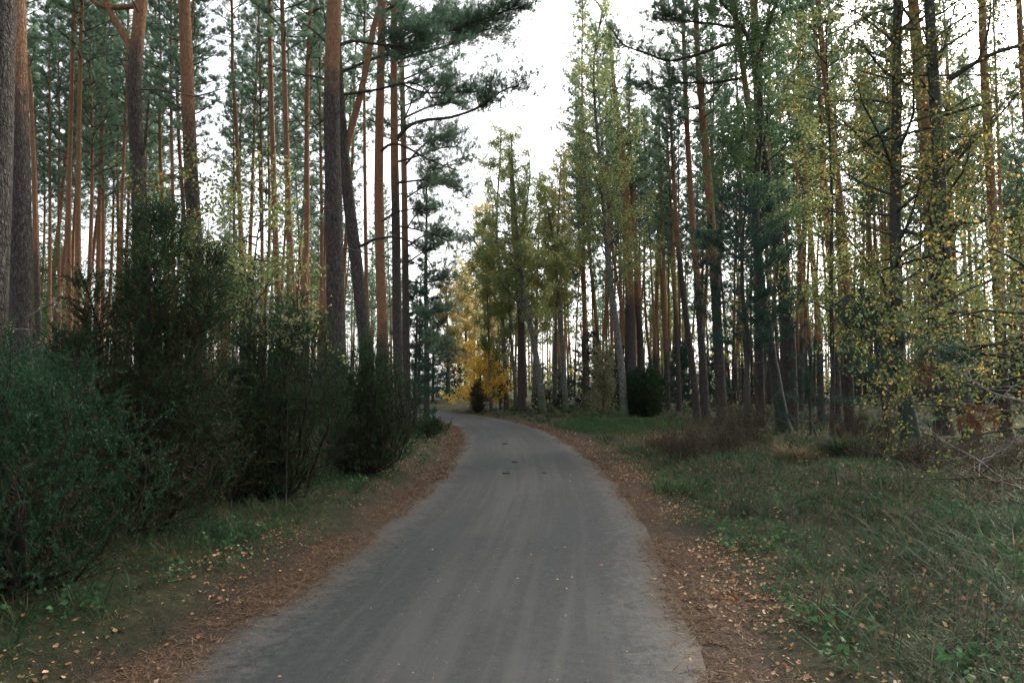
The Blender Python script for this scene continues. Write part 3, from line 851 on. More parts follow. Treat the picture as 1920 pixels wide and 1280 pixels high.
BL(22000, "birch_tree", "pale golden birch far behind the bend", "birch tree", grounded(pxs([(872, 758), (874, 660), (872, 560), (870, 500)], 64)), [.15, .03], .15, 44, 2.5, M_GOLD, M_BIRCH, .12, 20, (.4, 1.1), .02, -.06, col_prof)
BL(14000, "birch_tree", "second pale golden birch deep behind the bend, at the left", "birch tree", grounded(pxs([(843, 765), (840, 660), (838, 580), (836, 520)], 60)), [.14, .03], .3, 30, 1.8, M_GOLD, M_BIRCH, .12, 18, (.4, 1.1), .02, -.06, col_prof)
BL(6000, "maple_tree", "small bright orange-yellow maple at the far bend", "maple tree", grounded(pxs([(905, 770), (902, 720), (900, 680), (896, 645)], 47)), [.06, .015], .08, 34, 2.3, M_ORANGE, M_ALDER, .13, 26, (-.05, .5), .01, -.02, lambda u: 1.1 - .8 * u, twl=.6)
BL(5500, "maple_tree", "olive and yellow young maple right of the orange one", "maple tree", grounded(pxs([(938, 770), (938, 720), (936, 680), (938, 640)], 48)), [.06, .015], .05, 34, 1.35, M_YELLOW, M_ALDER, .12, 24, (0, .6), .01, -.02, lambda u: 1.1 - .7 * u, twl=.6)
BL(13000, "birch_tree", "mossy-footed birch right of the leaning birch", "birch tree", grounded(pxs([(1060, 766), (1056, 680), (1048, 560), (1035, 430), (1020, 360)], 43)), [.17, .04], .45, 26, 1.7, M_OLIVE, M_BIRCH, .09, 16, (.3, 1.0), .02, -.04, col_prof)
BL(7000, "birch_tree", "slim birch with spotted white foot beside the dark straight pine", "birch tree", grounded(pxs([(968, 766), (964, 700), (958, 640), (956, 560), (950, 480)], 45)), [.12, .03], .4, 20, 1.2, M_OLIVE, M_BIRCH, .09, 16, (.3, 1.0), .02, -.04, col_prof)
BL(20000, "birch_tree", "pale olive birch behind the dark pine at the bend", "birch tree", grounded(pxs([(1000, 758), (1004, 640), (1008, 500), (1012, 400), (1014, 330)], 56)), [.15, .03], .25, 36, 3.0, M_OLIVE, M_BIRCH, .11, 18, (.2, 1.0), .02, -.05, col_prof)
BL(16000, "birch_tree", "pale gold birch in the gap right of the golden ones", "birch tree", grounded(pxs([(915, 757), (912, 660), (908, 560), (905, 430), (905, 380)], 62)), [.14, .03], .25, 32, 2.6, M_GOLD, M_BIRCH, .12, 18, (.3, 1.0), .02, -.06, col_prof)
BL(25000, "birch_tree", "broad pale green birch standing over the bend, its crown reaching left", "birch tree", grounded(pxs([(950, 764), (946, 660), (938, 540), (930, 420), (936, 320), (940, 245)], 47)), [.16, .03], .28, 44, 3.4, M_OLIVE, M_BIRCH, .1, 18, (.1, .9), .02, -.05, col_prof)
# forked dark alder and mossy trunks on the right
BL(22000, "alder_tree", "dark forked alder with green leaves and mossy leaning foot", "alder tree", grounded(pxs([(1472, 815), (1462, 760), (1450, 680), (1430, 560), (1414, 420), (1419, 336), (1428, 218), (1422, 151), (1430, 67), (1459, 0), (1480, -60), (1490, -130)], 24.5)), [.22, .15, .05], .3, 44, 2.3, M_GREEN, M_MOSSB, .085, 20, (-.1, .9), .02, -.05, col_prof,
          forks=[(pxs([(1423, 160), (1414, 110), (1402, 67), (1378, 30), (1352, 7), (1335, -40)], 24.5), [.1, .03], 14, 1.6), (pxs([(1425, 230), (1400, 260), (1360, 290), (1330, 330)], 24.5, -1.5), [.06, .02], 7, 2.0)])
BL(18000, "birch_tree", "old birch with mossy dark trunk and yellowing leaves, left of the two", "birch tree", grounded(pxs([(1712, 846), (1704, 800), (1699, 760), (1686, 688), (1678, 436), (1681, 280), (1681, 168), (1683, 0), (1688, -120), (1690, -260)], 19.2)), [.23, .16, .08], .2, 64, 3.1, M_YELLOW, M_MOSSB, .075, 20, (-.25, .7), .01, -.06, lambda u: 1.15 - .5 * u)
BL(17000, "birch_tree", "old birch with thick dark trunk and yellowing leaves, right of the two", "birch tree", grounded(pxs([(1826, 850), (1814, 780), (1800, 724), (1786, 616), (1768, 472), (1760, 302), (1750, 134), (1742, 0), (1738, -120), (1735, -260)], 18.6)), [.24, .18, .1], .2, 60, 3.1, M_YELLOW, M_MOSSB, .075, 19, (-.25, .7), .01, -.06, lambda u: 1.15 - .5 * u,
          forks=[(pxs([(1778, 150), (1812, 128), (1850, 110), (1905, 100), (1960, 85)], 18.6, -.8), [.07, .03], 6, 1.0), (pxs([(1834, 116), (1848, 80), (1856, 40), (1858, -10)], 18.2), [.04, .015], 4, .8)])
BL(8500, "birch_sapling", "young birch with olive-green leaves left of the old mossy birches", "birch tree", grounded(pxs([(1560, 815), (1562, 700), (1558, 560), (1560, 400), (1556, 250), (1550, 120), (1548, 20)], 21)), [.07, .015], .2, 40, 1.6, M_OLIVE, M_ALDER, .075, 18, (0, .8), .01, -.05, lambda u: 1.1 - .5 * u)
BL(3300, "birch_sapling", "young birch with sunlit yellow leaves reaching in at the right edge", "birch tree", grounded(pxs([(2010, 960), (1990, 800), (1968, 680), (1955, 560), (1958, 470)], 9.6)), [.04, .01], .32, 20, 1.75, M_YELLOW, M_ALDER, .052, 34, (-.15, .35), -.01, -.05, lambda u: 1.0, sides=(2.2, 4.3), near_leaves=220, spreadl=.05)
BL(3000, "birch_sapling", "thin yellow-leaved sapling in front of the old mossy birch", "birch tree", grounded(pxs([(1760, 905), (1752, 800), (1745, 690), (1740, 600), (1742, 510)], 12.5)), [.025, .008], .45, 17, 1.1, M_YELLOW, M_ALDER, .06, 30, (-.1, .5), 0, -.05, lambda u: 1.1 - .6 * u, near_leaves=80, spreadl=.05)
# saplings on the left
BL(2600, "birch_sapling", "small yellow-leaved sapling behind the big dark juniper", "sapling", grounded(pxs([(352, 560), (350, 440), (345, 380), (340, 310)], 11)), [.03, .006], .55, 22, .75, M_YELLOW, M_ALDER, .055, 32, (0, .8), .0, -.04, lambda u: 1 - .6 * u, spreadl=.05)
BL(3200, "birch_sapling", "green-leaved sapling with a few yellow leaves right of the big juniper", "sapling", grounded(pxs([(470, 620), (476, 500), (484, 430), (500, 370)], 10.5)), [.03, .006], .5, 24, .85, M_OLIVE, M_ALDER, .055, 32, (0, .8), .0, -.04, lambda u: 1 - .6 * u, spreadl=.05)
BL(260, "birch_sapling", "tiny pale-leaved sapling twig over the second juniper", "sapling", grounded(pxs([(540, 700), (545, 660), (550, 630), (560, 596)], 9.5)), [.012, .004], .85, 9, .28, M_PALE, M_ALDER, .045, 26, (0, .6), 0, -.02, lambda u: 1, twl=.25, spreadl=.03)
BL(220, "birch_sapling", "slim white-stemmed sapling with few pale leaves, far left", "sapling", grounded(pxs([(70, 790), (64, 720), (58, 650), (50, 590)], 8.5)), [.012, .004], .45, 9, .4, M_PALE, M_BIRCH, .045, 7, (0, .6), 0, -.02, lambda u: 1, twl=.3, spreadl=.03)
BL(5000, "leafy_shrub", "light sparse shrub with pale leaves by the bright grass", "shrub", grounded(pxs([(1132, 778), (1131, 740), (1132, 700), (1134, 668)], 39)), [.03, .008], .02, 44, 1.3, M_PALE, M_TWIG, .09, 13, (.5, 1.25), .02, 0, lambda u: 1 - .45 * u, twl=.6)

# ------------------------------------------------------------------ junipers and young conifers
SHOOTS = [juniper_shoot() for _ in range(3)]
SHOOT_F = [juniper_shoot(14, .28, .06, .014) for _ in range(2)]

def juniper(label, loc, H, RX, nst, nsh, mat, brown=0, far=False, shape=None, group=None, name="juniper_bush", cat="juniper", ssc=1.0, colr=.42, low=.03):
    t = thing(name, label, cat, loc, group)
    mb, fb = MB(), MB()
    PP, DD, TT = [], [], []
    for i in range(nst):
        az = i * 2.399 + R.uniform(-.5, .5); rr = math.sqrt((i + .5) / nst)
        hh = H * (shape(rr) if shape else (1 - .55 * rr ** 1.6)) * R.uniform(.8, 1.04)
        top = np.array([RX * rr * math.cos(az), RX * rr * math.sin(az), hh])
        st = np.array([top[0] * .15, top[1] * .15, -.05])
        mid = st * .2 + top * .8; mid[2] = hh * .4
        stem = resample(np.array([st, st * .55 + mid * .45 + np.array([0, 0, -.1 * hh]), mid, top]), 10)
        stem[1:] += R.normal(size=(9, 3)) * .016 * H
        r0 = .008 * H * R.uniform(.6, 1.3)
        mb.tube(stem, np.linspace(r0, .004, 10), 5, 0)
        m = int(nsh / nst * (hh / (.72 * H)) ** 2)
        tt = low + (1 - low) * R.uniform(0, 1, m) ** .85
        q_, tn = at_many(stem, tt)
        a2 = R.uniform(0, 6.283, m)
        rad = RX * colr * (1.05 - .85 * tt) * np.sqrt(R.uniform(.05, 1, m))
        out = np.stack([np.cos(a2), np.sin(a2), 0 * a2], -1)
        pos = q_ + out * rad[:, None] + np.array([0, 0, 1]) * (rad * R.uniform(-.2, .5, m))[:, None]
        pos[:, 2] = np.maximum(pos[:, 2], R.uniform(.02, .2, m))
        PP.append(pos); TT.append(tt + .35 * R.normal(size=m) * .5)
        DD.append(out * R.uniform(.2, .9, (m, 1)) + np.array([0, 0, .75]) + R.normal(size=(m, 3)) * .35)
        for j in range(0, m, 7 if not far else 14):
            bz = resample(np.array([q_[j] - tn[j] * rad[j] * .6, (q_[j] + pos[j]) / 2, pos[j]]), 4)
            mb.tube(bz, [.005, .004, .003, .002], 3, 0)
    PP, DD, TT = np.concatenate(PP), np.concatenate(DD), np.concatenate(TT)
    bm = (R.uniform(size=len(PP)) < brown * np.clip(1.35 - 1.5 * PP[:, 2] / H, .05, 1))
    tm = SHOOT_F if far else SHOOTS
    ch = R.integers(0, len(tm), len(PP))
    for c_ in range(len(tm)):
        for mt, sel in ((1, ~bm), (2, bm)):
            s_ = (ch == c_) & sel
            fb.scatter(tm[c_][0], tm[c_][1], frames(DD[s_], R.uniform(.7, 1.3, s_.sum()) * ssc), PP[s_], mt)
    mb.build("stem", [M_JSTEM], t, True)
    f = fb.build("foliage", [M_JSTEM, mat, M_JUNB], t); f["kind"] = "stuff"
    return t

def gpt(px, py):
    """ground point under a pixel (flat ground)"""
    Y = F * CAMH / max(py - HOR, 1)
    for _ in range(4):
        p = P(px, py, Y); z = ghf(p[0], Y)
        Y = Y * (CAMH - z) / (CAMH - p[2]) if CAMH - p[2] > .02 else Y
    p = P(px, py, Y)
    return np.array([p[0], Y, ghf(p[0], Y)])

def ploc(px, Y):
    x = (px - CXP) / F * Y
    return np.array([x, Y, ghf(x, Y)])

juniper("bluish-green spreading juniper at the bottom left corner", ploc(30, 5.3), 1.9, 1.0, 26, 3400, M_JUNT, .3)
juniper("tallest dark brownish juniper with several pointed tops, on the left bank", ploc(285, 7.3), 3.8, .75, 8, 6400, M_JUN, .7, shape=lambda r: 1 - .42 * r, low=.05, colr=.75)
juniper("broad dark brownish juniper filling the gap left of the tallest one", ploc(110, 9.6), 2.0, 1.1, 18, 2300, M_JUN, .8)
juniper("round-topped dense juniper, second along the left verge", ploc(520, 9.9), 2.95, .95, 26, 4200, M_JUN, .5, shape=lambda r: 1 - .5 * r ** 2)
juniper("lower dense green juniper nearest the bend on the left verge", ploc(678, 12.6), 2.3, 1.0, 28, 4200, M_JUN, .45, shape=lambda r: 1 - .45 * r ** 2)
juniper("low juniper between the tallest and the round-topped one", ploc(415, 9.4), 1.7, .8, 14, 1900, M_JUN, .8)
j0 = juniper("dark round juniper beside the pale shrub across the grass", ploc(1207, 35.5), 2.5, 1.2, 24, 2200, M_JUN, .2, True, shape=lambda r: 1 - .35 * r ** 2)
juniper("small pointed dark juniper in front of the orange maple", ploc(896, 44), 2.1, .55, 12, 700, M_JUNB, .6, True)
juniper("low dark bush in the grass at the inside of the bend", ploc(806, 21.5), .55, .6, 12, 500, M_JUN, .4, True, ssc=.7)

def young_conifer(label, path, r0, H, RAD, nb, zlo, mat, droop, group=None, tuft=TUFT_Y, name="young_pine", cat="young pine", den=1.0):
    base = path[0].copy(); base[2] += .12
    t = thing(name, label, cat, base, group)
    mb, fb = MB(), MB()
    pa = resample(path - base, 24)
    mb.tube(pa, np.linspace(r0, r0 * .2, 24), 9, 0, 0.0, .03)
    tp, td = [], []
    for i in range(nb):
        u = (i + R.uniform(0, 1)) / nb
        p, tan = at_t(pa, min(zlo + (1 - zlo) * u, .999))
        az = i * 2.399 + R.uniform(-.4, .4); el = R.uniform(0, .4) - droop + .4 * u
        ln = RAD * (.55 + .45 * math.sin(min(1, u * 1.6) * 1.57)) * (1.05 - .75 * u) * R.uniform(.7, 1.25)
        b = bpath(p, [math.cos(az) * math.cos(el), math.sin(az) * math.cos(el), math.sin(el)], max(ln, .3), 5, .05, .1)
        limb_needles(fb, b, .012, tp, td, den, .18, .4)
    dead_limbs(mb, pa, None, .1, zlo + .1, 14, RAD * .8)
    tp, td = np.array(tp), np.array(td)
    fb.scatter(tuft[0], tuft[1], frames(td, R.uniform(.8, 1.25, len(tp))), tp, 1)
    mb.build("trunk", [M_ALDER, M_DEADW], t, True)
    c = fb.build("crown", [M_TWIG, mat], t); c["kind"] = "stuff"
    return t

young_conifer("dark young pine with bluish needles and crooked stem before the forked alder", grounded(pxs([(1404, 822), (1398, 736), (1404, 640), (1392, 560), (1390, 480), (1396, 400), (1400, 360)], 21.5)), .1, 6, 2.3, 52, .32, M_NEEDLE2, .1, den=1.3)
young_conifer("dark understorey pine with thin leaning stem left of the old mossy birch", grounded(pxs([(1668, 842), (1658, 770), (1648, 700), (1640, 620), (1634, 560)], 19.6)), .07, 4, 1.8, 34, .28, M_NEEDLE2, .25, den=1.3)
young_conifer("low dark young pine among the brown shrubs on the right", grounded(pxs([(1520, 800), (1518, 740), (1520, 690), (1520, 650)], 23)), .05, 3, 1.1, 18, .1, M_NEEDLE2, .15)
young_conifer("layered dark spruce standing left of the far bend", grounded(pxs([(800, 770), (800, 640), (798, 520), (800, 420), (800, 330)], 36)), .16, 11, 1.6, 46, .12, M_NEEDLE2, .3, tuft=TUFT_F, name="spruce_tree", cat="spruce tree", den=1.1)
young_conifer("second dark spruce in the shade left of the far bend", grounded(pxs([(778, 790), (780, 680), (782, 600), (782, 540)], 30)), .1, 6, 1.5, 34, .1, M_NEEDLE2, .3, tuft=TUFT_F, name="spruce_tree", cat="spruce tree")

for lb_, px, Y, top in (("dark spruce behind the far bend, under the golden birches", 812, 60, 560), ("dark low spruce closing the far end of the road", 838, 63, 640), ("dark spruce at the far bend left of the low one", 786, 58, 520), ("small dark spruce behind the end of the road, beside the maple", 860, 66, 670)):
    g0 = ploc(px, Y); tp_ = P(px, top, Y); Hs = tp_[2] - g0[2]
    young_conifer(lb_, grounded(np.array([g0, g0 + [0, 0, Hs * .5], g0 + [.05, 0, Hs]])), .012 * Hs + .03, Hs, .9 + .1 * Hs, 36, .04, M_NEEDLE2, .3, tuft=TUFT_F, name="spruce_tree", cat="spruce tree")

# ------------------------------------------------------------------ the stand behind: pines copied tree by tree
def proto_pine(i):
    Hh = [24, 22.5, 26, 21, 23.5, 25, 22][i]
    ci = i % 5
    t = thing("pine_tree", "", "pine tree", (0, 0, 0))
    mb = MB()
    path = [np.array([0, 0, -.4])]; p = np.array([0., 0, 0])
    d = np.array([R.normal() * .02, R.normal() * .02, 1.0])
    path.append(p.copy())
    while p[2] < Hh:
        d = d + np.array([R.normal() * .03, R.normal() * .03, 0]); d[:2] *= .82
        p = p + d * 1.5; path.append(p.copy())
    pa, rad = pine_trunk(mb, np.array(path), R.uniform(.1, .15), R.uniform(.5, 3.5), R.uniform(4, 7.5), 9, n=26)
    dead_limbs(mb, pa, rad, .1, .6, 22, 1.7, 3)
    mb.build("trunk", [M_PINE, M_DEADW], t, True)
    ch = CROWN_H[ci]
    k_ = int(np.argmin(np.abs(pa[:, 2] - (pa[-1, 2] - ch * .97))))
    c = obj("crown", CROWNS[ci], t); c["kind"] = "stuff"
    c.location = pa[k_]; orient(c, nrm(pa[-1] - pa[k_]))
    return t, Hh

protos = [proto_pine(i) for i in range(7)]
used = [False] * 7
taken = [np.array(o.location[:2]) for o in bpy.data.objects if o.parent is None and o.type == "EMPTY" and o.get("label")]

FILLED = []
FILL = [  # name of the zone, label, px range, depth range, count, sink
    ("slender reddish pine in the dense stand left of the road", "pines of the left stand", (-160, 640), (27, 62), 58),
    ("far pine deep in the left stand, a thin upright line", "far pines of the left stand", (-120, 760), (62, 85), 20),
    ("slender pine in the open stand right of the road", "pines of the right stand", (1090, 2080), (38, 72), 128),
    ("far pine deep in the right stand, a thin upright line", "far pines of the right stand", (900, 2000), (72, 90), 34),
]
for label, group, pr, yr, cnt in FILL:
    n_, tries = 0, 0
    while n_ < cnt and tries < 6000:
        tries += 1
        px = R.uniform(*pr); Y = math.sqrt(R.uniform(yr[0] ** 2, yr[1] ** 2))
        x = (px - CXP) / F * Y
        s = float(lateral(x, Y)[0])
        if abs(s) < 3.4: continue
        if px > 900 and Y < 62 and abs(s) < 6: continue
        if min(np.hypot(*(q_ - (x, Y))) for q_ in taken) < 1.5: continue
        i = int(R.integers(0, 7)); sc = R.uniform(.82, 1.12)
        lim = 1e9
        if 740 < px < 905: lim = CAMH + (HOR - 500) / F * Y
        elif 905 <= px < 1085: lim = CAMH + (HOR - 300) / F * Y
        elif 1195 < px < 1240: lim = CAMH + (HOR - 180) / F * Y
        elif 372 < px < 432: lim = CAMH + (HOR - 330) / F * Y
        if sc * protos[i][1] > lim:
            sc = lim / protos[i][1] * R.uniform(.85, 1)
            if sc < .5: continue
        taken.append(np.array([x, Y]))
        src = protos[i][0]
        t = src if not used[i] else copy_tree(src)
        used[i] = True
        t.location = (x, Y, ghf(x, Y)); t.scale = (sc, sc, sc)
        t.rotation_euler = (R.normal() * .012, R.normal() * .015 - (.02 if px > 1000 else 0), R.uniform(0, 6.283))
        FILLED.append((px, Y, t, "pine", group))
        n_ += 1

# bushes copied through the stand
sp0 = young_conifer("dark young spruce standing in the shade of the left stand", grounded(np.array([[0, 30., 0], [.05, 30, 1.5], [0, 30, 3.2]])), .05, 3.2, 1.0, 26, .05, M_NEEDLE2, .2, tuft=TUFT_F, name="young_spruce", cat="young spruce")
first = True
for pr, yr, cnt, label, group in (((-100, 700), (22, 70), 26, "dark young spruce standing in the shade of the left stand", "young spruces in the left stand"),
                                  ((1000, 1950), (42, 80), 40, "dark young spruce among the feet of the right-hand pines", "young spruces in the right stand")):
    n_ = 0
    while n_ < cnt:
        px = R.uniform(*pr); Y = math.sqrt(R.uniform(yr[0] ** 2, yr[1] ** 2)); x = (px - CXP) / F * Y
        if abs(float(lateral(x, Y)[0])) < 4.5: continue
        t = sp0 if first else copy_tree(sp0); first = False
        sc = R.uniform(.5, 1.4)
        t.location = (x, Y, ghf(x, Y)); t.scale = (sc * 1.1, sc * 1.1, sc); t.rotation_euler = (0, 0, R.uniform(0, 6.28))
        FILLED.append((px, Y, t, "young spruce", group)); n_ += 1

# birches and leafy understorey copied through the right-hand stand
def leafy_proto(nl, H, RAD, nb, zlo, lm, bm, ls):
    p_ = np.array([[0, 60., -.12], [.1, 60, H * .3], [-.1, 60, H * .6], [.15, 60, H]])
    return broadleaf("birch_tree", "x", "birch tree", p_, [.007 * H, .02], zlo, nb, RAD, lm, bm, ls, 10, (.1, .9), .01, -.05, col_prof, nleaf=nl)
LPR = [leafy_proto(16000, 15, 2.3, 40, .25, M_OLIVE, M_BIRCH, .1), leafy_proto(13000, 9, 2.0, 34, .15, M_GREEN, M_ALDER, .1), leafy_proto(12000, 12, 2.0, 34, .2, M_YELLOW, M_BIRCH, .1)]
fl = [True] * 3
for pr, yr, cnt in (((1090, 1960), (36, 75), 15), ((-60, 620), (34, 70), 5)):
    n_ = 0
    while n_ < cnt:
        px = R.uniform(*pr); Y = math.sqrt(R.uniform(yr[0] ** 2, yr[1] ** 2)); x = (px - CXP) / F * Y
        if abs(float(lateral(x, Y)[0])) < 6.5: continue
        if min(np.hypot(*(q_ - (x, Y))) for q_ in taken) < 1.2: continue
        taken.append(np.array([x, Y]))
        i = int(R.integers(0, 3)); t = LPR[i] if fl[i] else copy_tree(LPR[i]); fl[i] = False
        sc = R.uniform(.7, 1.15)
        t.location = (x, Y, ghf(x, Y)); t.scale = (sc, sc, sc); t.rotation_euler = (0, 0, R.uniform(0, 6.28))
        FILLED.append((px, Y, t, ("olive birch", "green leafy tree", "yellowing birch")[i], "leafy trees among the pines")); n_ += 1

# each copied tree is named by the nearest landmark on its left, how deep it stands and its order there
MARKS = [(-999, "the picture's left edge"), (74, "the crooked far-left pine"), (146, "the fourth thin far-left trunk"), (264, "the big forked pine"), (364, "the stout scaly pine"), (452, "the wavy orange pine"),
         (545, "the close pair of slim pines"), (632, "the tall thick grey pine"), (718, "the bright orange roadside pine"), (764, "the last grey roadside pine"), (872, "the golden birch"), (978, "the dark pine at the bend"),
         (1056, "the mossy-footed birch"), (1183, "the thick orange pine"), (1250, "the thin bright orange pine"), (1320, "the tall dark-footed pine"), (1400, "the young dark pine"), (1480, "the big leaning pine"),
         (1570, "the orange-brown pine stem"), (1690, "the left mossy birch"), (1795, "the right mossy birch"), (1878, "the last leaning orange pine")]
ORD = ["first", "second", "third", "fourth", "fifth", "sixth", "seventh", "eighth", "ninth", "tenth", "eleventh", "twelfth", "thirteenth", "fourteenth", "fifteenth", "sixteenth", "seventeenth", "eighteenth", "nineteenth", "twentieth", "twenty-first", "twenty-second", "twenty-third", "twenty-fourth", "twenty-fifth", "twenty-sixth", "twenty-seventh", "twenty-eighth", "twenty-ninth", "thirtieth"]
def depth_word(Y): return "nearer" if Y < 45 else ("mid-distance" if Y < 75 else "far thin")
seen = {}
for px, Y, t, kind, group in sorted(FILLED, key=lambda r: r[0]):
    mk = max((m for m in MARKS if m[0] <= px), key=lambda m: m[0])[1]
    kk = (mk, kind, depth_word(Y)); n_ = seen.get(kk, 0); seen[kk] = n_ + 1
    tag(t, "%s %s, %s to the right of %s" % (depth_word(Y), kind, ORD[min(n_, 29)], mk), {"pine": "pine tree", "young spruce": "young spruce", "green leafy tree": "leafy tree"}.get(kind, "birch tree"), group)

# far wood and undergrowth: one mass each
fw = MB(); tp, td = [], []
TUFT_W = needle_tuft(5, .6, .09, 1.4, .3)
for pr, yr, cnt in (((-300, 760), (84, 190), 380), ((860, 2250), (88, 200), 430)):
    for _ in range(cnt):
        px = R.uniform(*pr); Y = R.uniform(*yr); x = (px - CXP) / F * Y
        Hh = R.uniform(16, 23)
        if 740 < px < 1085: Hh = min(Hh, CAMH + (HOR - 480) / F * Y)
        b = np.array([x, Y, ghf(x, Y) - .3])
        tip = b + np.array([R.normal() * .4, 0, Hh])
        fw.tube(np.stack([b, (b + tip) / 2, tip]), [.15, .11, .05], 5, 0, [.2, .9, 1])
        c = Hh * R.uniform(.5, .62); m = 64
        u = R.uniform(0, 1, m); rr = 2.0 * (1 - .75 * u) * np.sqrt(R.uniform(0, 1, m)); aa = R.uniform(0, 6.283, m)
        tp.append(b + np.stack([rr * np.cos(aa), rr * np.sin(aa), c + u * (Hh - c)], -1))
        td.append(np.stack([np.cos(aa), np.sin(aa), .5 + 0 * aa], -1) + R.normal(size=(m, 3)) * .3)
tp = np.concatenate(tp); td = np.concatenate(td)
fw.scatter(TUFT_W[0], TUFT_W[1], frames(td, R.uniform(.7, 1.3, len(tp))), tp, 1)
o = tag(fw.build("far_wood", [M_PINE, M_NEEDLE]), "far pine wood closing the view behind the nearer trunks", "wood", kind="stuff")
ug = MB()
for pr, yr, cnt, mt, hh in (((-250, 780), (85, 150), 190, 0, (2.0, 6)), ((840, 2200), (85, 165), 300, 1, (2.5, 7.0)), ((1000, 2050), (44, 85), 130, 2, (.4, 1.3)), ((-100, 740), (30, 85), 120, 2, (.4, 1.4))):
    for _ in range(cnt):
        px = R.uniform(*pr); Y = R.uniform(*yr); x = (px - CXP) / F * Y
        h = R.uniform(*hh); rx = h * R.uniform(.5, .9); m = 100
        d = nrm(R.normal(size=(m, 3))) * R.uniform(.4, 1, (m, 1)) ** .5
        pos = np.array([x, Y, ghf(x, Y) + h * .45]) + d * np.array([rx, rx, h * .5])
        ug.scatter(LEAF_V, LEAF_F, frames(R.normal(size=(m, 3)), R.uniform(.2, .45, m) * (.5 if Y < 85 else 1)), pos, mt)
tag(ug.build("undergrowth", [M_GREEN, M_YELLOW, M_JUNB]), "distant low undergrowth glowing between the trunks", "undergrowth", kind="stuff")

# ------------------------------------------------------------------ grass, needles, leaves on the ground
def blade(bend=.5, w=.012):
    z = np.array([0, .6, 1.0]); x = bend * z ** 2 * .7
    return (np.array([[0, -w, 0], [0, w, 0], [x[1], -w * .7, z[1]], [x[1], w * .7, z[1]], [x[2], 0, .96]]),
            np.array([[0, 1, 3], [0, 3, 2], [2, 3, 4]]))
BL1, BL2 = blade(bend=.5, w=.02), blade(bend=1.0, w=.016)

def yaw_frames(k, hscale, tilt=.25, wscale=1.0):
    a = R.uniform(0, 6.283, k); tl = R.normal(size=k) * tilt
    x = np.stack([np.cos(a), np.sin(a), 0 * a], -1); y = np.stack([-np.sin(a), np.cos(a), 0 * a], -1)
    z = nrm(np.stack([np.sin(tl) * np.cos(a), np.sin(tl) * np.sin(a), np.cos(tl)], -1) + R.normal(size=(k, 3)) * .12)
    return np.stack([x * hscale[:, None] * 1.0, y * (wscale * np.maximum(hscale, .18))[:, None], z * hscale[:, None]], -1)

def field(n, xr, yr, smin, smax, side):
    x = R.uniform(*xr, n); y = R.uniform(*yr, n); s = lateral(x, y)
    k_ = (s * side > smin) & (s * side < smax)
    return x[k_], y[k_], s[k_]

def grow(mb, n, xr, yr, smin, smax, side, hr, mat, wsc=1.0, patch=.0, tmpl=BL1, edgefade=.8, per=14, tuft=.07):
    """tufts of blades leaning outward from their middle, taller and denser in drifts"""
    x, y, s = field(int(n / per * 1.05), xr, yr, smin, smax, side)
    a = np.abs(s)
    pn = bumps(x * 1.7 + 5, y * 1.7) + bumps(x * .6, y * .6 + 9) * .8 + R.normal(size=len(x)) * .35
    keep = (R.uniform(size=len(x)) < sstep(smin - .1, smin + edgefade, a + .4 * pn)) & (pn > -patch - R.uniform(0, .4, len(x)))
    x, y, pn, a = x[keep], y[keep], pn[keep], a[keep]
    th = R.uniform(*hr, len(x)) * np.clip(1 + .55 * pn, .35, 2.0) * sstep(smin - .3, smin + 1.2, a + .2)
    r_ = R.uniform(.5, 1.6, len(x))
    x, y, th, r_ = (np.repeat(v_, per) for v_ in (x, y, th, r_))
    k = len(x)
    off = R.normal(size=(k, 2)) * tuft * r_[:, None]
    h = np.maximum(th * R.uniform(.45, 1.15, k), .03)
    an = np.arctan2(off[:, 1], off[:, 0]) + R.normal(size=k) * .6
    lean = np.clip(np.hypot(off[:, 0], off[:, 1]) / (tuft * 1.5), 0, 1.2) * .6 + np.abs(R.normal(size=k)) * .25
    z = nrm(np.stack([np.cos(an) * lean, np.sin(an) * lean, np.ones(k)], -1))
    xx = nrm(np.stack([np.cos(an), np.sin(an), -lean], -1)); yy = np.cross(z, xx)
    M_ = np.stack([xx * h[:, None], yy * (wsc * np.clip(h, .16, .3))[:, None], z * h[:, None]], -1)
    x, y = x + off[:, 0], y + off[:, 1]
    mb.scatter(tmpl[0], tmpl[1], M_, np.stack([x, y, gh(x, y) - .01], -1), mat)

gr = MB()
grow(gr, 52000, (1, 9), (2.5, 8.5), 2.15, 9, 1, (.12, .36), 0, 1.0, .45, BL2)
grow(gr, 26000, (1, 9), (2.5, 8.5), 2.0, 9, 1, (.06, .2), 0, 1.0, .6)
grow(gr, 52000, (1, 15), (8.5, 20), 2.0, 14, 1, (.14, .4), 0, 1.6, .5, BL2)
grow(gr, 36000, (-6, 22), (20, 48), 1.9, 18, 1, (.12, .36), 0, 3.0, .5)
grow(gr, 16000, (0, 12), (3, 24), 2.3, 11, 1, (.12, .34), 1, .7, .2, BL2)
tag(gr.build("grass", [M_GRASS, M_STRAW]), "shaggy green and straw-coloured grass on the right verge", "grass", kind="stuff")
gl = MB()
grow(gl, 60000, (-6.5, 0), (2.8, 14), 1.85, 5, -1, (.1, .26), 0, 1.2, 1.2, BL2, .4)
grow(gl, 14000, (-9, 0), (14, 45), 1.95, 5, -1, (.08, .3), 0, 2.0, .6, BL1, .5)
grow(gl, 6000, (-8, 0), (3, 40), 2.3, 4.5, -1, (.1, .35), 1, .8, .2, BL2)
tag(gl.build("grass", [M_GRASS, M_STRAW]), "short dark grass along the left bank under the junipers", "grass", kind="stuff")
lw = MB()
x = R.uniform(1, 9, 60000); y = R.uniform(22, 37, 60000)
e = ((x - 4.2) / 2.6) ** 2 + ((y - 29.5) / 5.5) ** 2
k_ = (e < R.uniform(.3, 1.1, 60000)) & (lateral(x, y) > 2.0)
x, y = x[k_], y[k_]
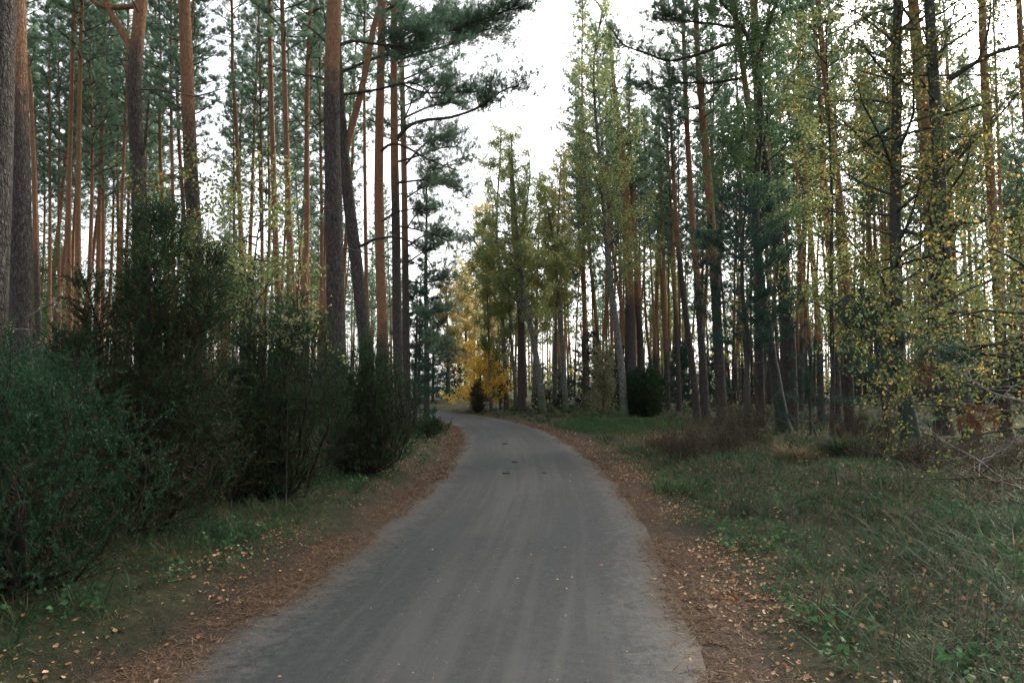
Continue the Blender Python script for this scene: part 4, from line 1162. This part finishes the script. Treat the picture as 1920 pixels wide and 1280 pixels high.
lw.scatter(BL1[0], BL1[1], yaw_frames(len(x), R.uniform(.08, .2, len(x)), .3, 2.6), np.stack([x, y, gh(x, y)], -1), 0)
tag(lw.build("grass", [M_LAWN]), "bright green short grass at the outside of the bend", "grass", kind="stuff")

# needle litter and small leaves, too many to count
nd = MB()
NV, NF = np.array([[-.0011, 0, 0], [.0011, 0, 0], [.0004, .006, .055]]), np.array([[0, 1, 2]])
def strew(mb, n, yr, lat_c, lat_s, side, tv, tf, sc, mat, lift=.004, flat=.12):
    i = R.integers(np.searchsorted(RL[:, 1], yr[0]), np.searchsorted(RL[:, 1], yr[1]), n * 3)
    g_ = np.sin(i * .31) * np.sin(i * .113 + 2) + .6 * np.sin(i * .83 + 1)          # drifts along the edge
    i = i[np.argsort(-(g_ + R.normal(size=len(i)) * 1.1))[:n]]
    R.shuffle(i)
    la = side * (lat_c + np.abs(R.normal(size=n)) * lat_s * np.where(R.uniform(size=n) < .5, 1, -.7))
    x = RL[i, 0] + RN[i, 0] * la + R.uniform(-.15, .15, n); y = RL[i, 1] + RN[i, 1] * la + R.uniform(-.15, .15, n)
    z = np.maximum(gh(x, y), np.where(np.abs(lateral(x, y)) < 1.5, .008 + .02 * (1 - (np.clip(np.abs(la), 0, 1.5) / 1.56) ** 2), -9)) + lift
    a = R.uniform(0, 6.283, n)
    D = np.stack([np.cos(a), np.sin(a), R.normal(size=n) * flat], -1)
    up = nrm(np.array([0, 0, 1.]) + R.normal(size=(n, 3)) * flat * 2)
    X = nrm(np.cross(up, D)); D = nrm(D); Yv = np.cross(D, X)
    M_ = np.stack([X, Yv, D], -1) * sc[:, None, None]
    if mb is not None: mb.scatter(tv, tf, M_, np.stack([x, y, z], -1), mat)
    return M_, np.stack([x, y, z], -1)
for side, c_, s_ in ((1, 1.72, .28), (-1, 1.62, .26)):
    strew(nd, 26000, (3.2, 10), c_, s_, side, NV, NF, R.uniform(.7, 1.3, 26000), 0)
    strew(nd, 12000, (10, 30), c_, s_, side, NV * np.array([2.2, 2.2, 1.4]), NF, R.uniform(.8, 1.6, 12000), 0)
for side in (1, -1):
    strew(nd, 15000, (3.2, 13), 1.64, .13, side, NV * np.array([2, 2, 1.1]), NF, R.uniform(.7, 1.4, 15000), 0, .006, .2)
    strew(nd, 5000, (13, 36), 1.66, .15, side, NV * np.array([4, 4, 1.8]), NF, R.uniform(.8, 1.6, 5000), 0, .006, .2)
strew(nd, 2500, (3.2, 16), .2, .8, 1, NV, NF, R.uniform(.7, 1.3, 2500), 0)
tag(nd.build("needle_litter", [M_LITTER]), "brown pine needles drifted along both edges of the road", "needles", kind="stuff")

lt = MB()
strew(lt, 3200, (3.3, 20), 2.1, .28, 1, LEAF_V, LEAF_F, R.uniform(.014, .036, 3200), 0, .012, .3)
strew(lt, 900, (6, 34), 2.0, .3, 1, LEAF_V, LEAF_F, R.uniform(.035, .06, 900), 0, .012, .3)
strew(lt, 1400, (3.3, 18), 2.15, .3, -1, LEAF_V, LEAF_F, R.uniform(.014, .036, 1400), 0, .012, .3)
strew(lt, 700, (16, 42), 1.85, .25, -1, LEAF_V, LEAF_F, R.uniform(.04, .06, 700), 0, .012, .3)
strew(lt, 900, (4, 20), 4.0, 1.6, 1, LEAF_V, LEAF_F, R.uniform(.03, .05, 900), 0, .1, .6)
strew(lt, 240, (3.6, 28), .1, .8, 1, LEAF_V, LEAF_F, R.uniform(.012, .03, 240), 0, .004, .15)
LM, LP_ = strew(None, 260, (3.4, 9.5), 2.05, .3, 1, None, None, R.uniform(.028, .05, 260), 0, .014, .25)
LM2, LP2 = strew(None, 150, (3.6, 10), 2.2, .28, -1, None, None, R.uniform(.028, .048, 150), 0, .014, .25)
LM, LP_ = np.concatenate([LM, LM2]), np.concatenate([LP_, LP2])
inv = np.abs(LP_[:, 0] / LP_[:, 1]) < .72
LM, LP_ = LM[inv], LP_[inv]
order = np.argsort(LP_[:, 1])
from mathutils import Matrix
leaf_me = MB(); leaf_me.add(BLEAF_V * np.array([1, 1.6, 1]), BLEAF_F); leaf_me = leaf_me.mesh("leaf", [M_FLEAF])
FM = []
for cs in ((.16, .08, .045), (.34, .16, .07), (.46, .26, .14), (.56, .4, .27), (.3, .17, .09)):
    m, nt = new_mat("fallen_leaf_tone"); principled(nt, cs, .7, None); FM.append(m)
leaf_mes = []
for m in FM:
    me = leaf_me.copy(); me.materials.clear(); me.materials.append(m); leaf_mes.append(me)
for i in order[:300]:
    o = obj("leaf", leaf_mes[int(R.integers(0, 5))], ground)
    M4 = np.eye(4); M4[:3, :3] = LM[i]; M4[:3, 3] = LP_[i]
    o.matrix_local = Matrix(M4.tolist())
rest = order[300:]
lt.scatter(LEAF_V, LEAF_F, LM[rest], LP_[rest], 0)
tag(lt.build("leaf_litter", [M_FLEAF]), "small fallen birch leaves scattered over the verges", "fallen leaves", kind="stuff")

# low leafy herbs on both banks
hb = MB()
def herbs(n, xr, yr, smin, smax, side, sz):
    x, y, s = field(n, xr, yr, smin, smax, side)
    c = bumps(x * 2.1, y * 2.1 + 4) > .12
    x, y = x[c], y[c]
    for _ in range(3):
        m = len(x)
        D = nrm(R.normal(size=(m, 3)) + np.array([0, 0, .5])); D[:, 2] = np.abs(D[:, 2]) * .5
        hb.scatter(LEAF_V, LEAF_F, frames(D, R.uniform(.6, 1.3, m) * sz), np.stack([x + R.normal(size=m) * .03, y + R.normal(size=m) * .03, gh(x, y) + R.uniform(.02, .14, m)], -1), 0)
herbs(3500, (-6, 0), (3, 14), 2.0, 4.0, -1, .045)
herbs(14000, (0, 12), (3, 16), 2.2, 10, 1, .05)
herbs(1500, (-6, 0), (14, 30), 1.9, 3.2, -1, .07)
tag(hb.build("ground_cover", [M_HERB]), "low leafy herbs creeping over both road banks", "ground cover", kind="stuff")

# dry stems and withered leaves standing in drifts through the right-hand grass
dw = MB()
x, y, s_ = field(60000, (1, 14), (2.8, 24), 2.4, 12, 1)
pn = bumps(x * 1.1 + 2, y * 1.1 + 7) + .7 * bumps(x * 2.7, y * 2.7)
k_ = (pn > .18 + R.uniform(0, .5, len(x))) & (R.uniform(size=len(x)) < np.clip(9 / y, .12, 1))
x, y = x[k_][:5500], y[k_][:5500]; n_ = len(x)
h = R.uniform(.18, .5, n_); fr_ = yaw_frames(n_, h, .3, .5)
base_ = np.stack([x, y, gh(x, y) - .01], -1)
dw.scatter(BL1[0], BL1[1], fr_, base_, 0)
for _ in range(3):
    u = R.uniform(.3, 1, n_)
    pos = base_ + np.einsum('kij,kj->ki', fr_, np.stack([.35 * u * u, 0 * u, u], -1)) + R.normal(size=(n_, 3)) * .015
    dw.scatter(LEAF_V, LEAF_F, frames(R.normal(size=(n_, 3)), R.uniform(.014, .034, n_)), pos, 0)
tag(dw.build("dry_stems", [M_BROWNW]), "withered brown stems standing in drifts through the right-hand grass", "dry stems", kind="stuff")

# tall sedge tussocks, withered weeds and brown shrubs on the right verge
def tussock(label, p, H, n, mat, w=.0042, bend=1.5):
    t = MB()
    bl = blade(bend=bend, w=w / H)
    k_ = n
    a = R.uniform(0, 6.283, k_); h = R.uniform(.5, 1, k_) * H; sp = R.uniform(.03, .5, k_)
    z = nrm(np.stack([np.cos(a) * sp, np.sin(a) * sp, np.ones(k_)], -1))
    x_ = nrm(np.stack([np.cos(a), np.sin(a), -sp], -1)); y_ = np.cross(z, x_)
    M_ = np.stack([x_ * h[:, None], y_ * H * np.ones((k_, 1)), z * h[:, None]], -1)
    pos = R.normal(size=(k_, 3)) * np.array([.16, .16, 0])
    t.scatter(bl[0], bl[1], M_, pos, 0)
    o = t.build("grass_tussock", [mat]); o.location = p
    return tag(o, label, "grass tussock")
tussock("tall arching sedge tussock at the right edge, nearest the camera", ploc(1850, 5.6), .95, 60, M_SEDGE)
tussock("sedge tussock with long blades left of the nearest tall one", ploc(1730, 6.8), .8, 46, M_SEDGE)
tussock("tall sedge tussock farther back at the right edge below the brush pile", ploc(1890, 8.0), 1.0, 60, M_SEDGE)
tussock("small sedge tussock at the bottom of the right verge", ploc(1620, 4.6), .4, 40, M_SEDGE)
tussock("rounded shaggy grass hummock before the thin leaning conifer", ploc(1575, 16.5), .75, 500, M_GRASS, .012, 1.6)
tussock("straw-brown grass hummock by the brown shrubs", ploc(1480, 15.5), .6, 320, M_STRAW, .01, 1.6)
tussock("dry golden grass tuft at the edge of the bright grass", ploc(1240, 19), .6, 300, M_STRAW, .01, 1.3)
tussock("bright green grass tuft next to the right road edge", ploc(1262, 11.5), .3, 140, M_LAWN, .01, 1.2)

def weed(label, p, H, n):
    t = thing("withered_weed", label, "weed", p)
    for i in range(n):
        s_ = MB(); f_ = MB()
        b = R.normal(size=3) * np.array([.1, .1, 0])
        pa = bpath(b - np.array([0, 0, .05]), [R.normal() * .1, R.normal() * .1, 1], H * R.uniform(.7, 1.1), 7, 0, .05)
        s_.tube(pa, np.linspace(.006, .002, 8), 5, 0)
        st = s_.build("stalk", [M_DEADW], t, True)
        m = 60
        us = R.uniform(.25, 1, m); pp = np.array([at_t(pa, min(u, .999))[0] for u in us]) + R.normal(size=(m, 3)) * np.array([.03, .03, .02])
        f_.scatter(LEAF_V, LEAF_F, frames(R.normal(size=(m, 3)) + np.array([0, 0, -.4]), R.uniform(.012, .03, m)), pp, 0)
        fo = f_.build("seed_head", [M_BROWNW], st); fo["kind"] = "stuff"
weed("tall withered brown weed clump in the middle of the right verge", gpt(1450, 1010), .85, 5)
weed("withered weed stalks right of the tall clump", gpt(1500, 1050), .7, 4)
weed("pale withered weed near the brown shrubs", gpt(1415, 920), .8, 3)
weed("low withered weed close to the right road edge", gpt(1540, 1170), .4, 5)

weed("withered brown weed in the grass left of the tall clump", gpt(1395, 965), .6, 4)
weed("withered weed stalks far back near the hummock", gpt(1530, 900), .7, 4)
weed("single dry weed stalks below the brush pile", gpt(1720, 1010), .6, 3)
weed("dry weed tuft in the near right grass", gpt(1700, 1150), .45, 4)
weed("dark withered weed beside the brown shrubs", gpt(1330, 890), .7, 4)

def twig_shrub(label, p, H, RX, n, leaves, mat=None):
    t = thing("twiggy_shrub", label, "shrub", p)
    b_, f_ = MB(), MB()
    for i in range(n):
        a = R.uniform(0, 6.283); sp = R.uniform(.1, 1) * RX / H
        st = np.array([math.cos(a), math.sin(a), 0]) * R.uniform(0, .25) * RX
        pa = bpath(st - np.array([0, 0, .04]), [math.cos(a) * sp, math.sin(a) * sp, 1], H * R.uniform(.6, 1.1), 6, -.01, .12)
        b_.tube(pa, np.linspace(.006, .002, 7), 4, 0)
        for j in range(7):
            q_, tn = at_t(pa, R.uniform(.25, .98))
            tw = bpath(q_, tn + R.normal(size=3) * .5, H * R.uniform(.12, .35), 3, 0, .15)
            b_.tube(tw, [.003, .0025, .002, .001], 3, 0)
            m = leaves
            pp = np.array([at_t(tw, u)[0] for u in R.uniform(.1, .99, m)]) + R.normal(size=(m, 3)) * .02
            f_.scatter(LEAF_V, LEAF_F, frames(R.normal(size=(m, 3)), R.uniform(.018, .04, m)), pp, 0)
    b_.build("stems", [M_TWIG], t, True)
    fo = f_.build("foliage", [mat or M_BROWNW], t); fo["kind"] = "stuff"
twig_shrub("dense brown twiggy shrub beside the right-hand bend", ploc(1275, 15.5), .95, .9, 60, 6)
twig_shrub("brown twiggy shrub right of the dense one", ploc(1350, 16.5), 1.05, 1.0, 60, 6)
twig_shrub("dark twiggy shrub under the young dark pine", ploc(1400, 20), 1.3, 1.3, 60, 6, M_JUNB)
twig_shrub("low dark brush under the understorey pine", ploc(1610, 18.5), 1.2, 1.5, 60, 5, M_JUNB)
twig_shrub("brown undergrowth in front of the right mossy trunk", ploc(1790, 15.5), .8, 1.0, 50, 5)

twig_shrub("dark twiggy thicket left of the brush pile", ploc(1720, 13), .7, 1.0, 60, 5, M_JUNB)
twig_shrub("dark twiggy thicket behind the brush pile", ploc(1860, 12.6), .9, 1.1, 60, 4, M_BROWNW)
twig_shrub("low dark thicket below the thin leaning conifer", ploc(1630, 15), .55, .9, 55, 5, M_JUNB)
# brush pile and the dead branch at the right edge
t = thing("brush_pile", "tangled pile of dark dead branches at the right edge", "brush pile", ploc(1880, 10.5))
for i in range(34):
    b_ = MB(); a = R.uniform(0, 6.283)
    st = np.array([R.normal() * .55, R.normal() * .5, R.uniform(0, .35)])
    pa = bpath(st, [math.cos(a), math.sin(a) * .7, R.uniform(-.1, .5)], R.uniform(.7, 1.7), 7, -.02, .12)
    pa[:, 2] = np.maximum(pa[:, 2], .02)
    b_.tube(pa, np.linspace(R.uniform(.008, .018), .003, 8), 5, 0)
    for j in range(6):
        q_, tn = at_t(pa, R.uniform(.2, .98)); b_.tube(bpath(q_, tn + R.normal(size=3) * .6, R.uniform(.15, .6), 4, 0, .15), np.linspace(.005, .0015, 5), 3, 0)
    b_.build("branch", [M_TWIG if i % 9 else M_SILVER], t, True)

lp = np.array([P(x, y, 8.2) for x, y in ((1735, 666), (1765, 672), (1790, 690), (1822, 712), (1860, 738), (1920, 752), (2000, 770), (2120, 850))])
e = lp[-1] + np.array([.9, .3, 0]); e[2] = ghf(e[0], e[1]) + .01
lp = np.concatenate([lp, [e]])
base = lp[-1].copy(); t = thing("fallen_branch", "bare silvery dead pine branch arching in from the right edge", "branch", base)
b_ = MB(); pa = resample(lp - base, 40)
b_.tube(pa, np.linspace(.004, .024, 40), 8, 0)
for x0, pts in ((1822, [(1822, 712), (1812, 690), (1800, 662), (1790, 648)]), (1868, [(1868, 742), (1850, 765), (1842, 790)]), (1880, [(1880, 745), (1900, 720), (1935, 715)])):
    tw = resample(np.array([P(x, y, 8.2) for x, y in pts]) - base, 8)
    b_.tube(tw, np.linspace(.007, .002, 8), 5, 0)
b_.build("branch", [M_SILVER], t, True)
for nm, pts, mt, n_ in (("dead_needles", [(1738, 668), (1725, 690), (1732, 705)], M_RUST, 26), ("dead_needles", [(1842, 780), (1826, 786), (1808, 790)], M_RUST, 24), ("dead_needles", [(1842, 770), (1855, 790)], M_RUST, 16),
                        ("needles", [(1700, 655), (1735, 662), (1780, 660)], M_NEEDLE2, 40), ("needles", [(1765, 668), (1800, 655), (1812, 668)], M_NEEDLE2, 34)):
    f_ = MB(); pp = np.array([P(x, y, 8.2) for x, y in pts]) - base
    q_ = np.array([at_t(pp, min(u, .999))[0] for u in R.uniform(0, 1, n_)]) + R.normal(size=(n_, 3)) * .055
    f_.tube(resample(pp, 6), np.linspace(.004, .002, 6), 4, 0)
    f_.scatter(TUFT_Y[0], TUFT_Y[1], frames(R.normal(size=(n_, 3)) + np.array([-.3, 0, -.2]), R.uniform(.6, 1, n_)), q_, 1)
    fo = f_.build(nm, [M_TWIG, mt], t); fo["kind"] = "stuff"

# a dead stick standing in the grass, a stick on the ground
def stick(name, label, pts, Y, r):
    w = np.array([P(x, y, Y) for x, y in pts]); b = w[0].copy(); b[2] = ghf(b[0], Y); w[0] = b
    s_ = MB(); s_.tube(resample(w - b, 10), np.linspace(r, r * .5, 10), 6, 0)
    for j in range(3):
        q1, tn = at_t(w - b, R.uniform(.3, .9)); s_.tube(bpath(q1, tn + R.normal(size=3) * .5, .25, 3, 0, .1), [.008, .006, .004, .002], 4, 0)
    o = s_.build(name, [M_ALDER], None, True); o.location = b
    tag(o, label, "stick")
stick("dead_stick", "dark dead stick slanting up from the grass left of the thin leaning conifer", [(1535, 810), (1520, 790), (1508, 772)], 21.5, .035)

# clots of dead leaves and twigs run over on the road
for label, px, py, sc in (("dark clot of twigs on the road, farthest of the four", 945, 838, .6), ("small dark clot of twigs lying in the middle of the road", 963, 874, .5),
                          ("dark clot of twigs on the road, nearest to the camera", 948, 896, .55), ("small dark clot of twigs right of the road's middle", 1020, 895, .35)):
    p = gpt(px, py); p[2] = .024
    t = thing("twig_clot", label, "debris", p)
    c = MB()
    for i in range(16):
        a = R.normal() * .5; st = np.array([R.normal() * .05 * sc, R.normal() * .05 * sc, .012])
        pa = bpath(st, [math.cos(a), math.sin(a), R.uniform(-.02, .2)], R.uniform(.05, .14) * sc, 3, -.05, .15); pa[:, 2] = np.maximum(pa[:, 2], .004)
        c.tube(pa, [.006, .006, .005, .002], 5, 0)
    c.build("twigs", [M_ALDER], t, True)
    f_ = MB(); m = 26
    f_.scatter(LEAF_V, LEAF_F, frames(R.normal(size=(m, 3)) * np.array([1, 1, .3]), R.uniform(.02, .045, m) * sc), np.stack([R.normal(size=m) * .06 * sc, R.normal(size=m) * .06 * sc, R.uniform(.01, .03, m)], -1), 0)
    fo = f_.build("dead_leaves", [M_BROWNW], t); fo["kind"] = "stuff"
# pale pebbles and crumbs
pb = MB()
OV = np.array([[1, 0, 0], [-1, 0, 0], [0, 1, 0], [0, -1, 0], [0, 0, .6], [0, 0, -.6]]); OF = np.array([[0, 2, 4], [2, 1, 4], [1, 3, 4], [3, 0, 4], [2, 0, 5], [1, 2, 5], [3, 1, 5], [0, 3, 5]])
strew(pb, 260, (3.4, 22), .2, .9, 1, OV, OF, R.uniform(.004, .013, 260), 0, .004, .2)
tag(pb.build("pebbles", [M_SILVER]), "pale crumbs of gravel scattered on the asphalt", "gravel", kind="stuff")
